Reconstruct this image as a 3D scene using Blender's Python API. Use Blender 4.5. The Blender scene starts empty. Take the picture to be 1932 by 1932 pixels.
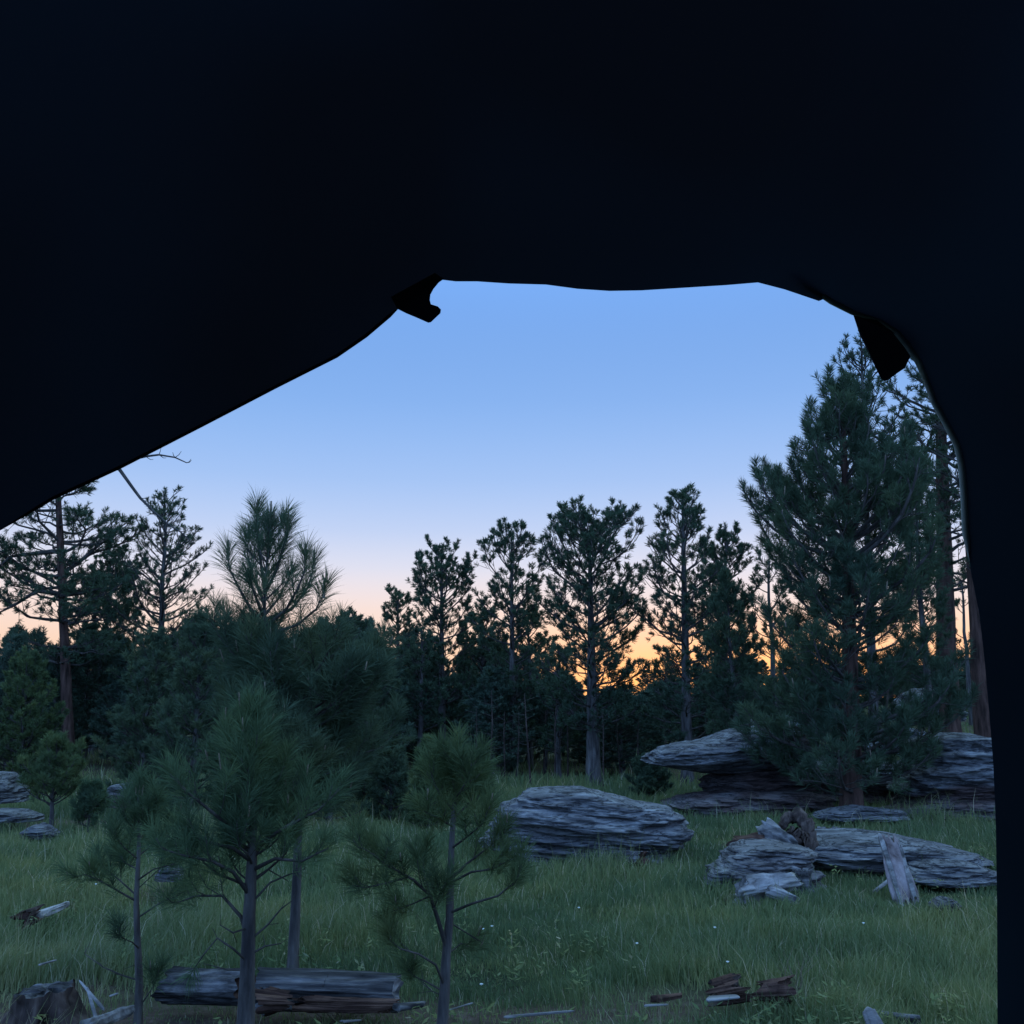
import bpy, math, random
import numpy as np
from mathutils import Vector, Matrix
scene = bpy.context.scene
COL = scene.collection
R = math.radians

# ------------------------------------------------------------------ camera
CAM_H = 1.6
PITCH = R(10.64)
FPX = 1937.0                      # focal length in pixels of a 1932 px wide frame
cam_d = bpy.data.cameras.new('camera')
cam_d.sensor_width = 36; cam_d.sensor_height = 36
cam_d.lens = 36.0 * FPX / 1932.0
cam_d.clip_start = 0.05; cam_d.clip_end = 3000
cam = bpy.data.objects.new('camera', cam_d)
cam.location = (0, 0, CAM_H)
cam.rotation_euler = (math.pi / 2 + PITCH, 0, 0)
COL.objects.link(cam); scene.camera = cam

# ------------------------------------------------------------------ sky / light
SUN_AZ = math.atan((1440 - 966) / FPX)          # just right of the centre, below the tree line
SUN_EL = R(1.0)
world = bpy.data.worlds.new('World'); scene.world = world
world.use_nodes = True
nt = world.node_tree; N = nt.nodes; LK = nt.links
for n in list(N): N.remove(n)
def wn(t, **k):
    n = N.new(t)
    for a, b in k.items(): setattr(n, a, b)
    return n
tc = wn('ShaderNodeTexCoord'); sep = wn('ShaderNodeSeparateXYZ')
nrm = wn('ShaderNodeVectorMath', operation='NORMALIZE')
LK.new(tc.outputs['Generated'], nrm.inputs[0]); LK.new(nrm.outputs[0], sep.inputs[0])
ramp = wn('ShaderNodeValToRGB'); ramp.color_ramp.interpolation = 'B_SPLINE'
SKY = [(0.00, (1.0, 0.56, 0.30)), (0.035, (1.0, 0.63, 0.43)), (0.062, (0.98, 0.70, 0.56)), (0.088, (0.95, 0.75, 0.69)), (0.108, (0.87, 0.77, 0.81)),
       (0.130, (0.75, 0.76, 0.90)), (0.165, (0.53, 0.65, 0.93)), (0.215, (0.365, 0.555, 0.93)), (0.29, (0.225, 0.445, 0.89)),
       (0.40, (0.165, 0.36, 0.81)), (0.50, (0.28, 0.72, 1.7)), (0.65, (0.60, 1.45, 3.5)), (1.0, (0.68, 1.65, 4.0))]  # stops above the frame brightened beyond real dusk to light the ground
els = ramp.color_ramp.elements
while len(els) < len(SKY): els.new(0.5)
for e, (p, c) in zip(els, SKY): e.position = p; e.color = (*c, 1)
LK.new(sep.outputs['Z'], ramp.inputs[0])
# warm afterglow round the place where the sun went down
dot = wn('ShaderNodeVectorMath', operation='DOT_PRODUCT')
LK.new(nrm.outputs[0], dot.inputs[0])
dot.inputs[1].default_value = (math.sin(SUN_AZ), math.cos(SUN_AZ), 0.02)
mr = wn('ShaderNodeMapRange'); mr.inputs['From Min'].default_value = 0.955; mr.inputs['From Max'].default_value = 1.0
LK.new(dot.outputs['Value'], mr.inputs['Value'])
hz = wn('ShaderNodeMapRange'); hz.inputs['From Min'].default_value = 0.095; hz.inputs['From Max'].default_value = 0.015
LK.new(sep.outputs['Z'], hz.inputs['Value'])
mu = wn('ShaderNodeMath', operation='MULTIPLY'); LK.new(mr.outputs[0], mu.inputs[0]); LK.new(hz.outputs[0], mu.inputs[1])
mu2 = wn('ShaderNodeMath', operation='MULTIPLY'); LK.new(mu.outputs[0], mu2.inputs[0]); mu2.inputs[1].default_value = 1.0
glow = wn('ShaderNodeMixRGB'); LK.new(mu2.outputs[0], glow.inputs[0]); LK.new(ramp.outputs[0], glow.inputs[1])
glow.inputs[2].default_value = (1.6, 0.66, 0.20, 1)
# added bright blue sky behind the camera, lights the sides facing it
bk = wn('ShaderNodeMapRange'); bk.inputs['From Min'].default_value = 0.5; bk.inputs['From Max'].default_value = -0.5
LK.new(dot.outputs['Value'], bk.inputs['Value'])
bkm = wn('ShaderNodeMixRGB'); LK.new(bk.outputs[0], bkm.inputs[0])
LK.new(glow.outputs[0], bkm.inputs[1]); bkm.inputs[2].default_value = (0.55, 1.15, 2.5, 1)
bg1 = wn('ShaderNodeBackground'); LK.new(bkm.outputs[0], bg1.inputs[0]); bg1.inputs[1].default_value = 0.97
nish = wn('ShaderNodeTexSky', sky_type='NISHITA', sun_disc=False)
nish.sun_elevation = SUN_EL; nish.sun_rotation = SUN_AZ; nish.altitude = 1800
bg2 = wn('ShaderNodeBackground'); LK.new(nish.outputs[0], bg2.inputs[0]); bg2.inputs[1].default_value = 0.012
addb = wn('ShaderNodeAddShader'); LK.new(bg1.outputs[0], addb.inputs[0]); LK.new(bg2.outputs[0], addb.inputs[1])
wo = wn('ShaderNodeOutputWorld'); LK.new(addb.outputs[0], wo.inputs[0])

sun_d = bpy.data.lights.new('sun', 'SUN'); sun_d.energy = 0.06; sun_d.angle = R(3); sun_d.color = (1, 0.6, 0.35)
sun = bpy.data.objects.new('sun', sun_d); COL.objects.link(sun)
sun.rotation_euler = (math.pi / 2 - R(2.0), 0, math.pi - SUN_AZ)
scene.view_settings.view_transform = 'Standard'; scene.view_settings.look = 'None'
scene.view_settings.exposure = 0.0; scene.view_settings.gamma = 1.0
scene.render.engine = 'CYCLES'
scene.cycles.max_bounces = 5; scene.cycles.diffuse_bounces = 3; scene.cycles.glossy_bounces = 1
scene.cycles.transmission_bounces = 2; scene.cycles.transparent_max_bounces = 4

# ------------------------------------------------------------------ helpers
def P(px, py, d):
    """point at forward distance d (metres) for a measured pixel of the 1932 px frame"""
    x = (px - 966) / FPX; u = (966 - py) / FPX
    dy = math.cos(PITCH) - u * math.sin(PITCH); dz = math.sin(PITCH) + u * math.cos(PITCH)
    k = d / dy
    return Vector((x * k, d, CAM_H + dz * k))

def vnoise(p, seed=0):
    """vectorised value noise on an (n,3) array -> (n,) in -1..1"""
    p = np.asarray(p, dtype=np.float64)
    i = np.floor(p).astype(np.int64); f = p - i; f = f * f * (3 - 2 * f)
    def h(a, b, c):
        n = (a * 374761393 + b * 668265263 + c * 2147483647 + seed * 974634777) & 0xffffffff
        n = ((n ^ (n >> 13)) * 1274126177) & 0xffffffff
        n = n ^ (n >> 16)
        return n / 2147483647.5 - 1
    x, y, z = i[:, 0], i[:, 1], i[:, 2]; fx, fy, fz = f[:, 0], f[:, 1], f[:, 2]
    def L(a, b, t): return a + (b - a) * t
    return L(L(L(h(x, y, z), h(x + 1, y, z), fx), L(h(x, y + 1, z), h(x + 1, y + 1, z), fx), fy),
             L(L(h(x, y, z + 1), h(x + 1, y, z + 1), fx), L(h(x, y + 1, z + 1), h(x + 1, y + 1, z + 1), fx), fy), fz)

def sstep(a, b, x):
    t = np.clip((x - a) / (b - a), 0, 1); return t * t * (3 - 2 * t)

def gz(x, y):
    x = np.atleast_1d(np.asarray(x, float)); y = np.atleast_1d(np.asarray(y, float))
    q = np.stack([x * 0.35, y * 0.35, np.zeros_like(x)], 1)
    z = 0.05 * vnoise(q, 3) + 0.025 * vnoise(q * 3.1, 5)
    far = np.maximum(y - 24, 0)
    z = z + 0.031 * np.minimum(far, 70) - 0.01 * np.maximum(far - 70, 0)
    z = z + sstep(-2, -22, x) * 0.03 * np.minimum(far, 70)
    z = z + sstep(5, 9, x) * sstep(16, 27, y) * 1.25 * sstep(80, 40, y)
    z = z + sstep(20, 60, y) * 0.5 * vnoise(q * 0.25, 9)
    return z
def g(x, y): return float(gz(x, y)[0])
def G(px, py):
    """ground point under a pixel"""
    d = 6.0
    for _ in range(25):
        p = P(px, py, d); gr = g(p.x, p.y); s = (p.z - CAM_H) / d
        if s >= -1e-4: break
        d = 0.5 * d + 0.5 * (gr - CAM_H) / s
    return P(px, py, d)

def mesh_np(name, verts, tris=None, quads=None, mats=(), smooth=False, mi=None):
    me = bpy.data.meshes.new(name)
    verts = np.asarray(verts, dtype=np.float32)
    me.vertices.add(len(verts)); me.vertices.foreach_set('co', verts.ravel())
    idx = []; st = []; n = 0
    if tris is not None and len(tris):
        t = np.asarray(tris, dtype=np.int32); idx.append(t.ravel()); st.append(np.arange(len(t)) * 3); n = len(t) * 3
    if quads is not None and len(quads):
        q = np.asarray(quads, dtype=np.int32); idx.append(q.ravel()); st.append(n + np.arange(len(q)) * 4)
    idx = np.concatenate(idx); st = np.concatenate(st)
    me.loops.add(len(idx)); me.loops.foreach_set('vertex_index', idx.astype(np.int32))
    me.polygons.add(len(st)); me.polygons.foreach_set('loop_start', st.astype(np.int32))
    if smooth: me.polygons.foreach_set('use_smooth', np.ones(len(st), dtype=bool))
    for m in mats: me.materials.append(m)
    if mi is not None: me.polygons.foreach_set('material_index', np.asarray(mi, dtype=np.int32))
    me.update(calc_edges=True)
    return me

def obj(name, me, parent=None, loc=None):
    o = bpy.data.objects.new(name, me); COL.objects.link(o)
    if parent: o.parent = parent
    if loc is not None: o.location = loc
    return o
def tag(o, label=None, cat=None, group=None, kind=None):
    if label: o['label'] = label
    if cat: o['category'] = cat
    if group: o['group'] = group
    if kind: o['kind'] = kind
    return o
def empty(name, loc, label, cat, group=None):
    o = bpy.data.objects.new(name, None); COL.objects.link(o); o.location = loc
    o.empty_display_size = 0.1
    return tag(o, label, cat, group)
def copy_tree(o, parent=None):
    c = o.copy(); COL.objects.link(c); c.parent = parent
    for ch in list(o.children): copy_tree(ch, c)
    return c

class Tubes:
    def __init__(s): s.v = []; s.q = []; s.t = []; s.n = 0
    def add(s, pts, rad, sides=5, cap=True, rough=0.0, rng=None):
        pts = np.asarray(pts, float); m = len(pts); rad = np.asarray(rad, float)
        d = np.gradient(pts, axis=0); d /= (np.linalg.norm(d, axis=1, keepdims=True) + 1e-9)
        up = np.array([0, 0, 1.0]) if abs(d[0][2]) < 0.8 else np.array([0, 1.0, 0])
        a = np.cross(d, up); a /= (np.linalg.norm(a, axis=1, keepdims=True) + 1e-9); b = np.cross(d, a)
        th = np.linspace(0, 2 * math.pi, sides, endpoint=False)
        rr = rad[:, None] * np.ones(sides)
        if rough and rng is not None: rr = rr * (1 + rough * rng.uniform(-1, 1, (m, sides)))
        v = pts[:, None, :] + rr[:, :, None] * (np.cos(th)[None, :, None] * a[:, None, :] + np.sin(th)[None, :, None] * b[:, None, :])
        s.v.append(v.reshape(-1, 3))
        i = np.arange(m - 1)[:, None] * sides; j = np.arange(sides)[None, :]; jn = (j + 1) % sides
        q = np.stack([i + j, i + jn, i + sides + jn, i + sides + j], -1).reshape(-1, 4) + s.n
        s.q.append(q)
        s.n += m * sides
        if cap:
            s.v.append(pts[-1:]); base = s.n - sides
            k = np.arange(sides); s.t.append(np.stack([base + k, base + (k + 1) % sides, np.full(sides, s.n)], -1)); s.n += 1
    def mesh(s, name, mat, smooth=True):
        return mesh_np(name, np.concatenate(s.v), np.concatenate(s.t) if s.t else None, np.concatenate(s.q), [mat], smooth)

# ------------------------------------------------------------------ materials
def mat(name, build):
    m = bpy.data.materials.new(name); m.use_nodes = True
    t = m.node_tree; t.nodes.clear()
    out = t.nodes.new('ShaderNodeOutputMaterial')
    sh = build(t); t.links.new(sh.outputs[0], out.inputs[0])
    return m
def noise_ramp(t, cols, scale=5, stretch=(1, 1, 1), detail=4, coord='Object', rough=0.6, dist=0.0):
    tcn = t.nodes.new('ShaderNodeTexCoord'); mp = t.nodes.new('ShaderNodeMapping'); mp.inputs['Scale'].default_value = stretch
    t.links.new(tcn.outputs[coord], mp.inputs[0])
    no = t.nodes.new('ShaderNodeTexNoise'); no.inputs['Scale'].default_value = scale; no.inputs['Detail'].default_value = detail
    no.inputs['Roughness'].default_value = rough; no.inputs['Distortion'].default_value = dist
    t.links.new(mp.outputs[0], no.inputs['Vector'])
    rp = t.nodes.new('ShaderNodeValToRGB'); el = rp.color_ramp.elements
    while len(el) < len(cols): el.new(0.5)
    for e, (p, c) in zip(el, cols): e.position = p; e.color = (*c, 1)
    t.links.new(no.outputs['Fac'], rp.inputs[0])
    return rp, no
def principled(t, col=None, rough=0.85, spec=0.2, bump=None, bstr=0.5, bdist=0.02):
    b = t.nodes.new('ShaderNodeBsdfPrincipled'); b.inputs['Roughness'].default_value = rough
    b.inputs['Specular IOR Level'].default_value = spec
    if col is not None: t.links.new(col, b.inputs['Base Color'])
    if bump is not None:
        bn = t.nodes.new('ShaderNodeBump'); bn.inputs['Strength'].default_value = bstr; bn.inputs['Distance'].default_value = bdist
        t.links.new(bump, bn.inputs['Height']); t.links.new(bn.outputs[0], b.inputs['Normal'])
    return b
def mixc(t, f, a, b, mode='MIX'):
    m = t.nodes.new('ShaderNodeMixRGB'); m.blend_type = mode
    for k, v in ((0, f), (1, a), (2, b)):
        if hasattr(v, 'links') or hasattr(v, 'is_linked'): t.links.new(v, m.inputs[k])
        else: m.inputs[k].default_value = v if k == 0 else (*v, 1)
    return m.outputs[0]

def leaf_mat(name, c1, c2, c3, scale=3.0, transl=0.25):
    def b(t):
        rp, no = noise_ramp(t, [(0.32, c1), (0.52, c2), (0.7, c3)], scale, detail=3)
        d = t.nodes.new('ShaderNodeBsdfDiffuse'); t.links.new(rp.outputs[0], d.inputs[0])
        tr = t.nodes.new('ShaderNodeBsdfTranslucent'); t.links.new(rp.outputs[0], tr.inputs[0])
        m = t.nodes.new('ShaderNodeMixShader'); m.inputs[0].default_value = transl
        t.links.new(d.outputs[0], m.inputs[1]); t.links.new(tr.outputs[0], m.inputs[2])
        return m
    return mat(name, b)
M = {}
M['needle_young'] = leaf_mat('needle_young', (0.060, 0.090, 0.052), (0.080, 0.120, 0.060), (0.115, 0.150, 0.060), 2.5)
M['needle_blue'] = leaf_mat('needle_blue', (0.052, 0.078, 0.050), (0.076, 0.106, 0.060), (0.105, 0.130, 0.062), 2.5)
M['needle_old'] = leaf_mat('needle_old', (0.048, 0.074, 0.050), (0.066, 0.096, 0.056), (0.085, 0.112, 0.056), 0.8)
M['needle_far'] = leaf_mat('needle_far', (0.050, 0.075, 0.055), (0.068, 0.098, 0.066), (0.085, 0.112, 0.066), 0.5)
M['needle_green'] = leaf_mat('needle_green', (0.062, 0.088, 0.046), (0.088, 0.120, 0.052), (0.130, 0.150, 0.055), 3.0)

def b_bark(c1, c2, c3, sc=6, st=(1, 1, 0.18)):
    def b(t):
        rp, no = noise_ramp(t, [(0.35, c1), (0.5, c2), (0.68, c3)], sc, st, 6)
        return principled(t, rp.outputs[0], 0.9, 0.15, no.outputs['Fac'], 0.9, 0.03)
    return b
M['bark_grey'] = mat('bark_grey', b_bark((0.030, 0.026, 0.025), (0.075, 0.065, 0.060), (0.135, 0.120, 0.110), 14))
M['bark_red'] = mat('bark_red', b_bark((0.022, 0.013, 0.010), (0.062, 0.033, 0.025), (0.11, 0.060, 0.045), 11))
M['twig'] = mat('twig', b_bark((0.035, 0.03, 0.026), (0.06, 0.05, 0.044), (0.10, 0.085, 0.075), 10))
M['dead_twig'] = mat('dead_twig', b_bark((0.05, 0.045, 0.045), (0.09, 0.08, 0.078), (0.14, 0.13, 0.125), 10))
M['candle'] = mat('candle', b_bark((0.10, 0.075, 0.05), (0.16, 0.12, 0.085), (0.22, 0.17, 0.12), 20))
M['old_wood'] = mat('old_wood', b_bark((0.05, 0.046, 0.044), (0.16, 0.15, 0.147), (0.33, 0.315, 0.31), 9, (0.12, 1, 1)))
M['slab_wood'] = mat('slab_wood', b_bark((0.07, 0.05, 0.048), (0.17, 0.135, 0.135), (0.27, 0.23, 0.23), 8, (1, 1, .2)))
M['pale_wood'] = mat('pale_wood', b_bark((0.10, 0.095, 0.09), (0.27, 0.25, 0.24), (0.46, 0.44, 0.42), 8, (0.2, 1, 1)))
M['log_bark'] = mat('log_bark', b_bark((0.015, 0.014, 0.014), (0.06, 0.056, 0.056), (0.20, 0.19, 0.188), 16, (0.12, 1, 1)))
M['rot_wood'] = mat('rot_wood', b_bark((0.016, 0.010, 0.008), (0.065, 0.034, 0.025), (0.15, 0.085, 0.06), 11, (0.3, 1, 1)))
M['stump_bark'] = mat('stump_bark', b_bark((0.016, 0.012, 0.011), (0.05, 0.034, 0.028), (0.11, 0.08, 0.066), 13, (1, 1, 0.15)))

def b_rock(t):
    # thin lichen-grey beds; rust-red stone shows in the undercut beds near the foot of each rock
    rp, no = noise_ramp(t, [(0.30, (0.03, 0.03, 0.033)), (0.42, (0.11, 0.107, 0.11)), (0.55, (0.19, 0.186, 0.187)), (0.72, (0.36, 0.36, 0.355))], 2.6, (1, 1, 7), 9, rough=0.7, dist=0.3)
    rp2, no2 = noise_ramp(t, [(0.46, (0, 0, 0)), (0.60, (1, 1, 1))], 3.0, (1, 1, 3), 3)
    red = mixc(t, 0.8, rp.outputs[0], (0.42, 0.20, 0.15), 'MULTIPLY')
    at = t.nodes.new('ShaderNodeAttribute'); at.attribute_name = 'redness'
    mm = t.nodes.new('ShaderNodeMath'); mm.operation = 'MULTIPLY_ADD'; mm.use_clamp = True
    t.links.new(at.outputs['Fac'], mm.inputs[0]); mm.inputs[1].default_value = 1.0
    ms = t.nodes.new('ShaderNodeMath'); ms.operation = 'MULTIPLY'; t.links.new(rp2.outputs[0], ms.inputs[0]); ms.inputs[1].default_value = 0.12
    t.links.new(ms.outputs[0], mm.inputs[2])
    c = mixc(t, mm.outputs[0], rp.outputs[0], red)
    crk, nc = noise_ramp(t, [(0.455, (1, 1, 1)), (0.485, (0.12, 0.12, 0.14)), (0.50, (0.12, 0.12, 0.14)), (0.53, (1, 1, 1))], 2.4, (1, 1, 11), 6, rough=0.62, dist=0.5)
    c = mixc(t, 0.9, c, crk.outputs[0], 'MULTIPLY')
    spk, ns = noise_ramp(t, [(0.60, (1, 1, 1)), (0.70, (1.7, 1.75, 1.7))], 16, (1, 1, 2.5), 5, rough=0.7)
    c = mixc(t, 1.0, c, spk.outputs[0], 'MULTIPLY')
    rp3, no3 = noise_ramp(t, [(0, (0, 0, 0)), (1, (1, 1, 1))], 6.0, (1, 1, 5), 8, rough=0.75)
    return principled(t, c, 0.9, 0.2, no3.outputs['Fac'], 1.0, 0.05)
M['rock'] = mat('rock', b_rock)

def b_ground(t):
    rp, no = noise_ramp(t, [(0.35, (0.022, 0.030, 0.014)), (0.5, (0.040, 0.055, 0.022)), (0.68, (0.075, 0.085, 0.040))], 1.3, detail=8)
    rp2, no2 = noise_ramp(t, [(0.3, (0.035, 0.022, 0.018)), (0.5, (0.085, 0.055, 0.045)), (0.72, (0.19, 0.14, 0.12))], 9, detail=9, rough=0.8)
    at = t.nodes.new('ShaderNodeAttribute'); at.attribute_name = 'litter'
    c = mixc(t, at.outputs['Fac'], rp.outputs[0], rp2.outputs[0])
    return principled(t, c, 0.95, 0.1, no2.outputs['Fac'], 0.8, 0.03)
M['ground'] = mat('ground', b_ground)

def b_grass(t):
    at = t.nodes.new('ShaderNodeAttribute'); at.attribute_name = 'blade'
    rp = t.nodes.new('ShaderNodeValToRGB'); el = rp.color_ramp.elements
    cs = [(0.0, (0.080, 0.112, 0.060)), (0.35, (0.132, 0.168, 0.074)), (0.6, (0.180, 0.205, 0.092)), (0.85, (0.24, 0.24, 0.13)), (1.0, (0.40, 0.35, 0.24))]
    while len(el) < len(cs): el.new(0.5)
    for e, (p, c) in zip(el, cs): e.position = p; e.color = (*c, 1)
    t.links.new(at.outputs['Fac'], rp.inputs[0])
    rp2, no2 = noise_ramp(t, [(0.33, (0.62, 0.74, 0.80)), (0.5, (0.98, 1.0, 0.98)), (0.68, (1.42, 1.22, 1.0))], 0.7, detail=6, rough=0.7)
    c = mixc(t, 1.0, rp.outputs[0], rp2.outputs[0], 'MULTIPLY')
    d = t.nodes.new('ShaderNodeBsdfDiffuse'); t.links.new(c, d.inputs[0])
    tr = t.nodes.new('ShaderNodeBsdfTranslucent'); t.links.new(c, tr.inputs[0])
    m = t.nodes.new('ShaderNodeMixShader'); m.inputs[0].default_value = 0.35
    t.links.new(d.outputs[0], m.inputs[1]); t.links.new(tr.outputs[0], m.inputs[2])
    return m
M['grass'] = mat('grass', b_grass)

def b_cloth(c, sc=900):
    def b(t):
        rp, no = noise_ramp(t, [(0.4, tuple(x * 0.8 for x in c)), (0.6, tuple(x * 1.2 for x in c))], 6, detail=3)
        no2 = t.nodes.new('ShaderNodeTexNoise'); no2.inputs['Scale'].default_value = 260
        return principled(t, rp.outputs[0], 0.9, 0.1, no2.outputs['Fac'], 0.15, 0.002)
    return b
def b_tent(t):
    # dark cloth; blue translucency added to imitate a lens flare veil
    rp, no = noise_ramp(t, [(0.38, (0.0026, 0.0028, 0.0042)), (0.62, (0.0030, 0.0066, 0.0122))], 0.5, detail=3)
    no2 = t.nodes.new('ShaderNodeTexNoise'); no2.inputs['Scale'].default_value = 260
    b = principled(t, None, 0.9, 0.1, no2.outputs['Fac'], 0.15, 0.002); b.inputs['Base Color'].default_value = (0.015, 0.022, 0.032, 1)
    tr = t.nodes.new('ShaderNodeBsdfTranslucent'); t.links.new(rp.outputs[0], tr.inputs[0])
    a = t.nodes.new('ShaderNodeAddShader'); t.links.new(b.outputs[0], a.inputs[0]); t.links.new(tr.outputs[0], a.inputs[1])
    return a
M['tent_cloth'] = mat('tent_cloth', b_tent)

def b_trans(c, tcol):
    def b(t):
        b_ = principled(t, None, 0.9, 0.1); b_.inputs['Base Color'].default_value = (*c, 1)
        tr = t.nodes.new('ShaderNodeBsdfTranslucent'); tr.inputs[0].default_value = (*tcol, 1)
        a = t.nodes.new('ShaderNodeAddShader'); t.links.new(b_.outputs[0], a.inputs[0]); t.links.new(tr.outputs[0], a.inputs[1]); return a
    return b
M['tent_strap'] = mat('tent_strap', b_trans((0.04, 0.04, 0.05), (0.02, 0.018, 0.026)))
M['tent_trim'] = mat('tent_trim', b_trans((0.20, 0.22, 0.22), (0.16, 0.17, 0.16)))
M['flower'] = mat('flower', b_cloth((0.80, 0.82, 0.76)))

# ------------------------------------------------------------------ ground
LITTER = [(240, 1925, 1.0, 0.5), (520, 1925, 1.3, 0.55), (100, 1905, 0.7, 0.4), (700, 1920, 0.8, 0.45), (1060, 1925, .9, .25), (1330, 1890, .8, .3), (160, 1560, 1.4, .8), (1750, 1520, 2.6, .7), (1440, 1600, .6, .5)]
LPT = [(G(px, min(py, 1928)), a, b) for px, py, a, b in LITTER]
def litter(x, y):
    v = np.zeros_like(x)
    for c, a, b in LPT:
        v = np.maximum(v, np.clip(1.35 - ((x - c.x) / a) ** 2 - ((y - c.y) / b) ** 2, 0, 1))
    q = np.stack([x * 2.2, y * 2.2, x * 0], 1)
    v = np.clip(v + 0.35 * v * vnoise(q, 21), 0, 1)
    return np.maximum(v, sstep(19, 24, y + 1.2 * vnoise(q * 0.3, 4)) * 0.45)
nx, ny = 260, 300
ux = np.linspace(-1, 1, nx); uy = np.linspace(0, 1, ny)
gx = np.sinh(ux * 4.2) / np.sinh(4.2) * 260
gy = -30 + 530 * (np.sinh((uy - 0.32) * 5.5) - np.sinh(-0.32 * 5.5)) / (np.sinh(0.68 * 5.5) - np.sinh(-0.32 * 5.5))
X, Y = np.meshgrid(gx, gy); X = X.ravel(); Y = Y.ravel()
Z = gz(X, Y)
ii = (np.arange(ny - 1)[:, None] * nx + np.arange(nx - 1)[None, :]).ravel()
me = mesh_np('ground', np.stack([X, Y, Z], 1), None, np.stack([ii, ii + 1, ii + nx + 1, ii + nx], 1), [M['ground']], True)
at = me.attributes.new('litter', 'FLOAT', 'POINT'); at.data.foreach_set('value', litter(X, Y).astype(np.float32))
tag(obj('ground', me), 'meadow soil and forest floor with patches of rusty needle litter', 'ground', kind='structure')

# ------------------------------------------------------------------ tent (all the dark cloth round the picture)
RING = [(0, 1000), (40, 978), (100, 940), (160, 910), (230, 880), (300, 842), (380, 803), (450, 765), (520, 730), (580, 700), (635, 672), (690, 634), (730, 600),
        (750, 583), (775, 566), (800, 552), (835, 528), (860, 531), (900, 531), (960, 535), (1030, 537), (1090, 545), (1150, 549), (1210, 548), (1290, 543), (1370, 538), (1430, 533),
        (1480, 546), (1545, 568), (1555, 564), (1610, 595), (1650, 612), (1685, 628), (1712, 650), (1733, 680), (1745, 715), (1762, 760), (1785, 800), (1806, 840), (1815, 880), (1819, 930), (1822, 1000),
        (1832, 1080), (1848, 1160), (1858, 1250), (1866, 1340), (1874, 1440), (1879, 1560), (1881, 1700), (1882, 1932), (1880, 2250), (1870, 2700), (1860, 3100),
        (1500, 3180), (900, 3200), (300, 3190), (-300, 3150), (-430, 3000), (-470, 2500), (-480, 2000), (-450, 1600), (-330, 1280), (-180, 1130), (-80, 1055)]
TC = np.array([0.1, 0.0, 1.2]); TS = np.array([1.9, 1.75, 1.5]); TE = 2.8
def ray_tent(dirs):
    o = np.array([0, 0, CAM_H]); lo = np.zeros(len(dirs)); hi = np.full(len(dirs), 6.0)
    for _ in range(40):
        m = (lo + hi) / 2; p = o + dirs * m[:, None]
        f = (np.abs((p - TC) / TS) ** TE).sum(1)
        lo = np.where(f < 1, m, lo); hi = np.where(f < 1, hi, m)
    return lo
def tent_pt(px, py, inset=0.0):
    d = np.array(P(px, py, 1.0)) - np.array([0, 0, CAM_H]); d /= np.linalg.norm(d)
    return np.array([0, 0, CAM_H]) + d * (ray_tent(d[None])[0] - inset)
def dens(r, n=4):
    out = []
    for i in range(len(r)):
        a = np.array(r[i], float); b = np.array(r[(i + 1) % len(r)], float)
        for k in range(n): out.append(a + (b - a) * k / n)
    return out
ring = dens(RING, 3)
rd = np.array([np.array(P(x, y, 1.0)) - np.array([0, 0, CAM_H]) for x, y in ring]); rd /= np.linalg.norm(rd, axis=1, keepdims=True)
back = -np.array([0.05, 1, 0.0]); back /= np.linalg.norm(back)
KR = 46; vs = []
for k in range(KR + 1):
    t = (k / KR) ** 1.4
    w = np.arccos(np.clip(rd @ back, -0.999999, 0.999999))
    s = np.sin(w); a = np.sin((1 - t) * w) / s; b = np.sin(t * w) / s
    dd = a[:, None] * rd + b[:, None] * back
    dist = ray_tent(dd)
    p = np.array([0, 0, CAM_H]) + dd * dist[:, None]
    amp = 0.035 * min(1, k / 8)
    nz = vnoise(np.stack([p[:, 0] * 1.6, p[:, 1] * 1.6, p[:, 2] * 3.5], 1), 31)
    p = p - dd * (amp * (1 + nz))[:, None]
    vs.append(p)
nr = len(ring); V = np.concatenate(vs)
ii = (np.arange(KR)[:, None] * nr + np.arange(nr)[None, :]); jn = (np.arange(KR)[:, None] * nr + (np.arange(nr)[None, :] + 1) % nr)
Q = np.stack([ii, jn, jn + nr, ii + nr], -1).reshape(-1, 4)
tent = empty('tent', (0, 0, 0), 'dark cloth tent whose open doorway frames the meadow and pines', 'tent')
sh = obj('canopy', mesh_np('canopy', V, None, Q, [M['tent_cloth']], True), tent)
def trim(name, pts, r, m, inset=0.0, sides=8):
    tb = Tubes(); pp = [tent_pt(x, y, inset) for x, y in dens(pts, 4)[:-3]]
    rr = np.full(len(pp), r); rr[:4] = r * np.linspace(0.3, 1, 4); rr[-4:] = r * np.linspace(1, 0.3, 4)
    tb.add(pp, rr, sides); return obj(name, tb.mesh(name, m), tent)
trim('door_piping', [(1490, 505), (1530, 540), (1570, 568), (1610, 588), (1655, 600), (1690, 622), (1712, 650), (1733, 682), (1747, 715), (1764, 760), (1786, 800), (1806, 840), (1815, 880), (1819, 930), (1822, 1000), (1831, 1060)], 0.0058, M['tent_trim'], -0.003)
trim('door_hem', [(0, 1000), (100, 940), (230, 880), (380, 803), (520, 730), (635, 672), (690, 634), (730, 600), (750, 583)], 0.0028, M['tent_cloth'])
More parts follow.
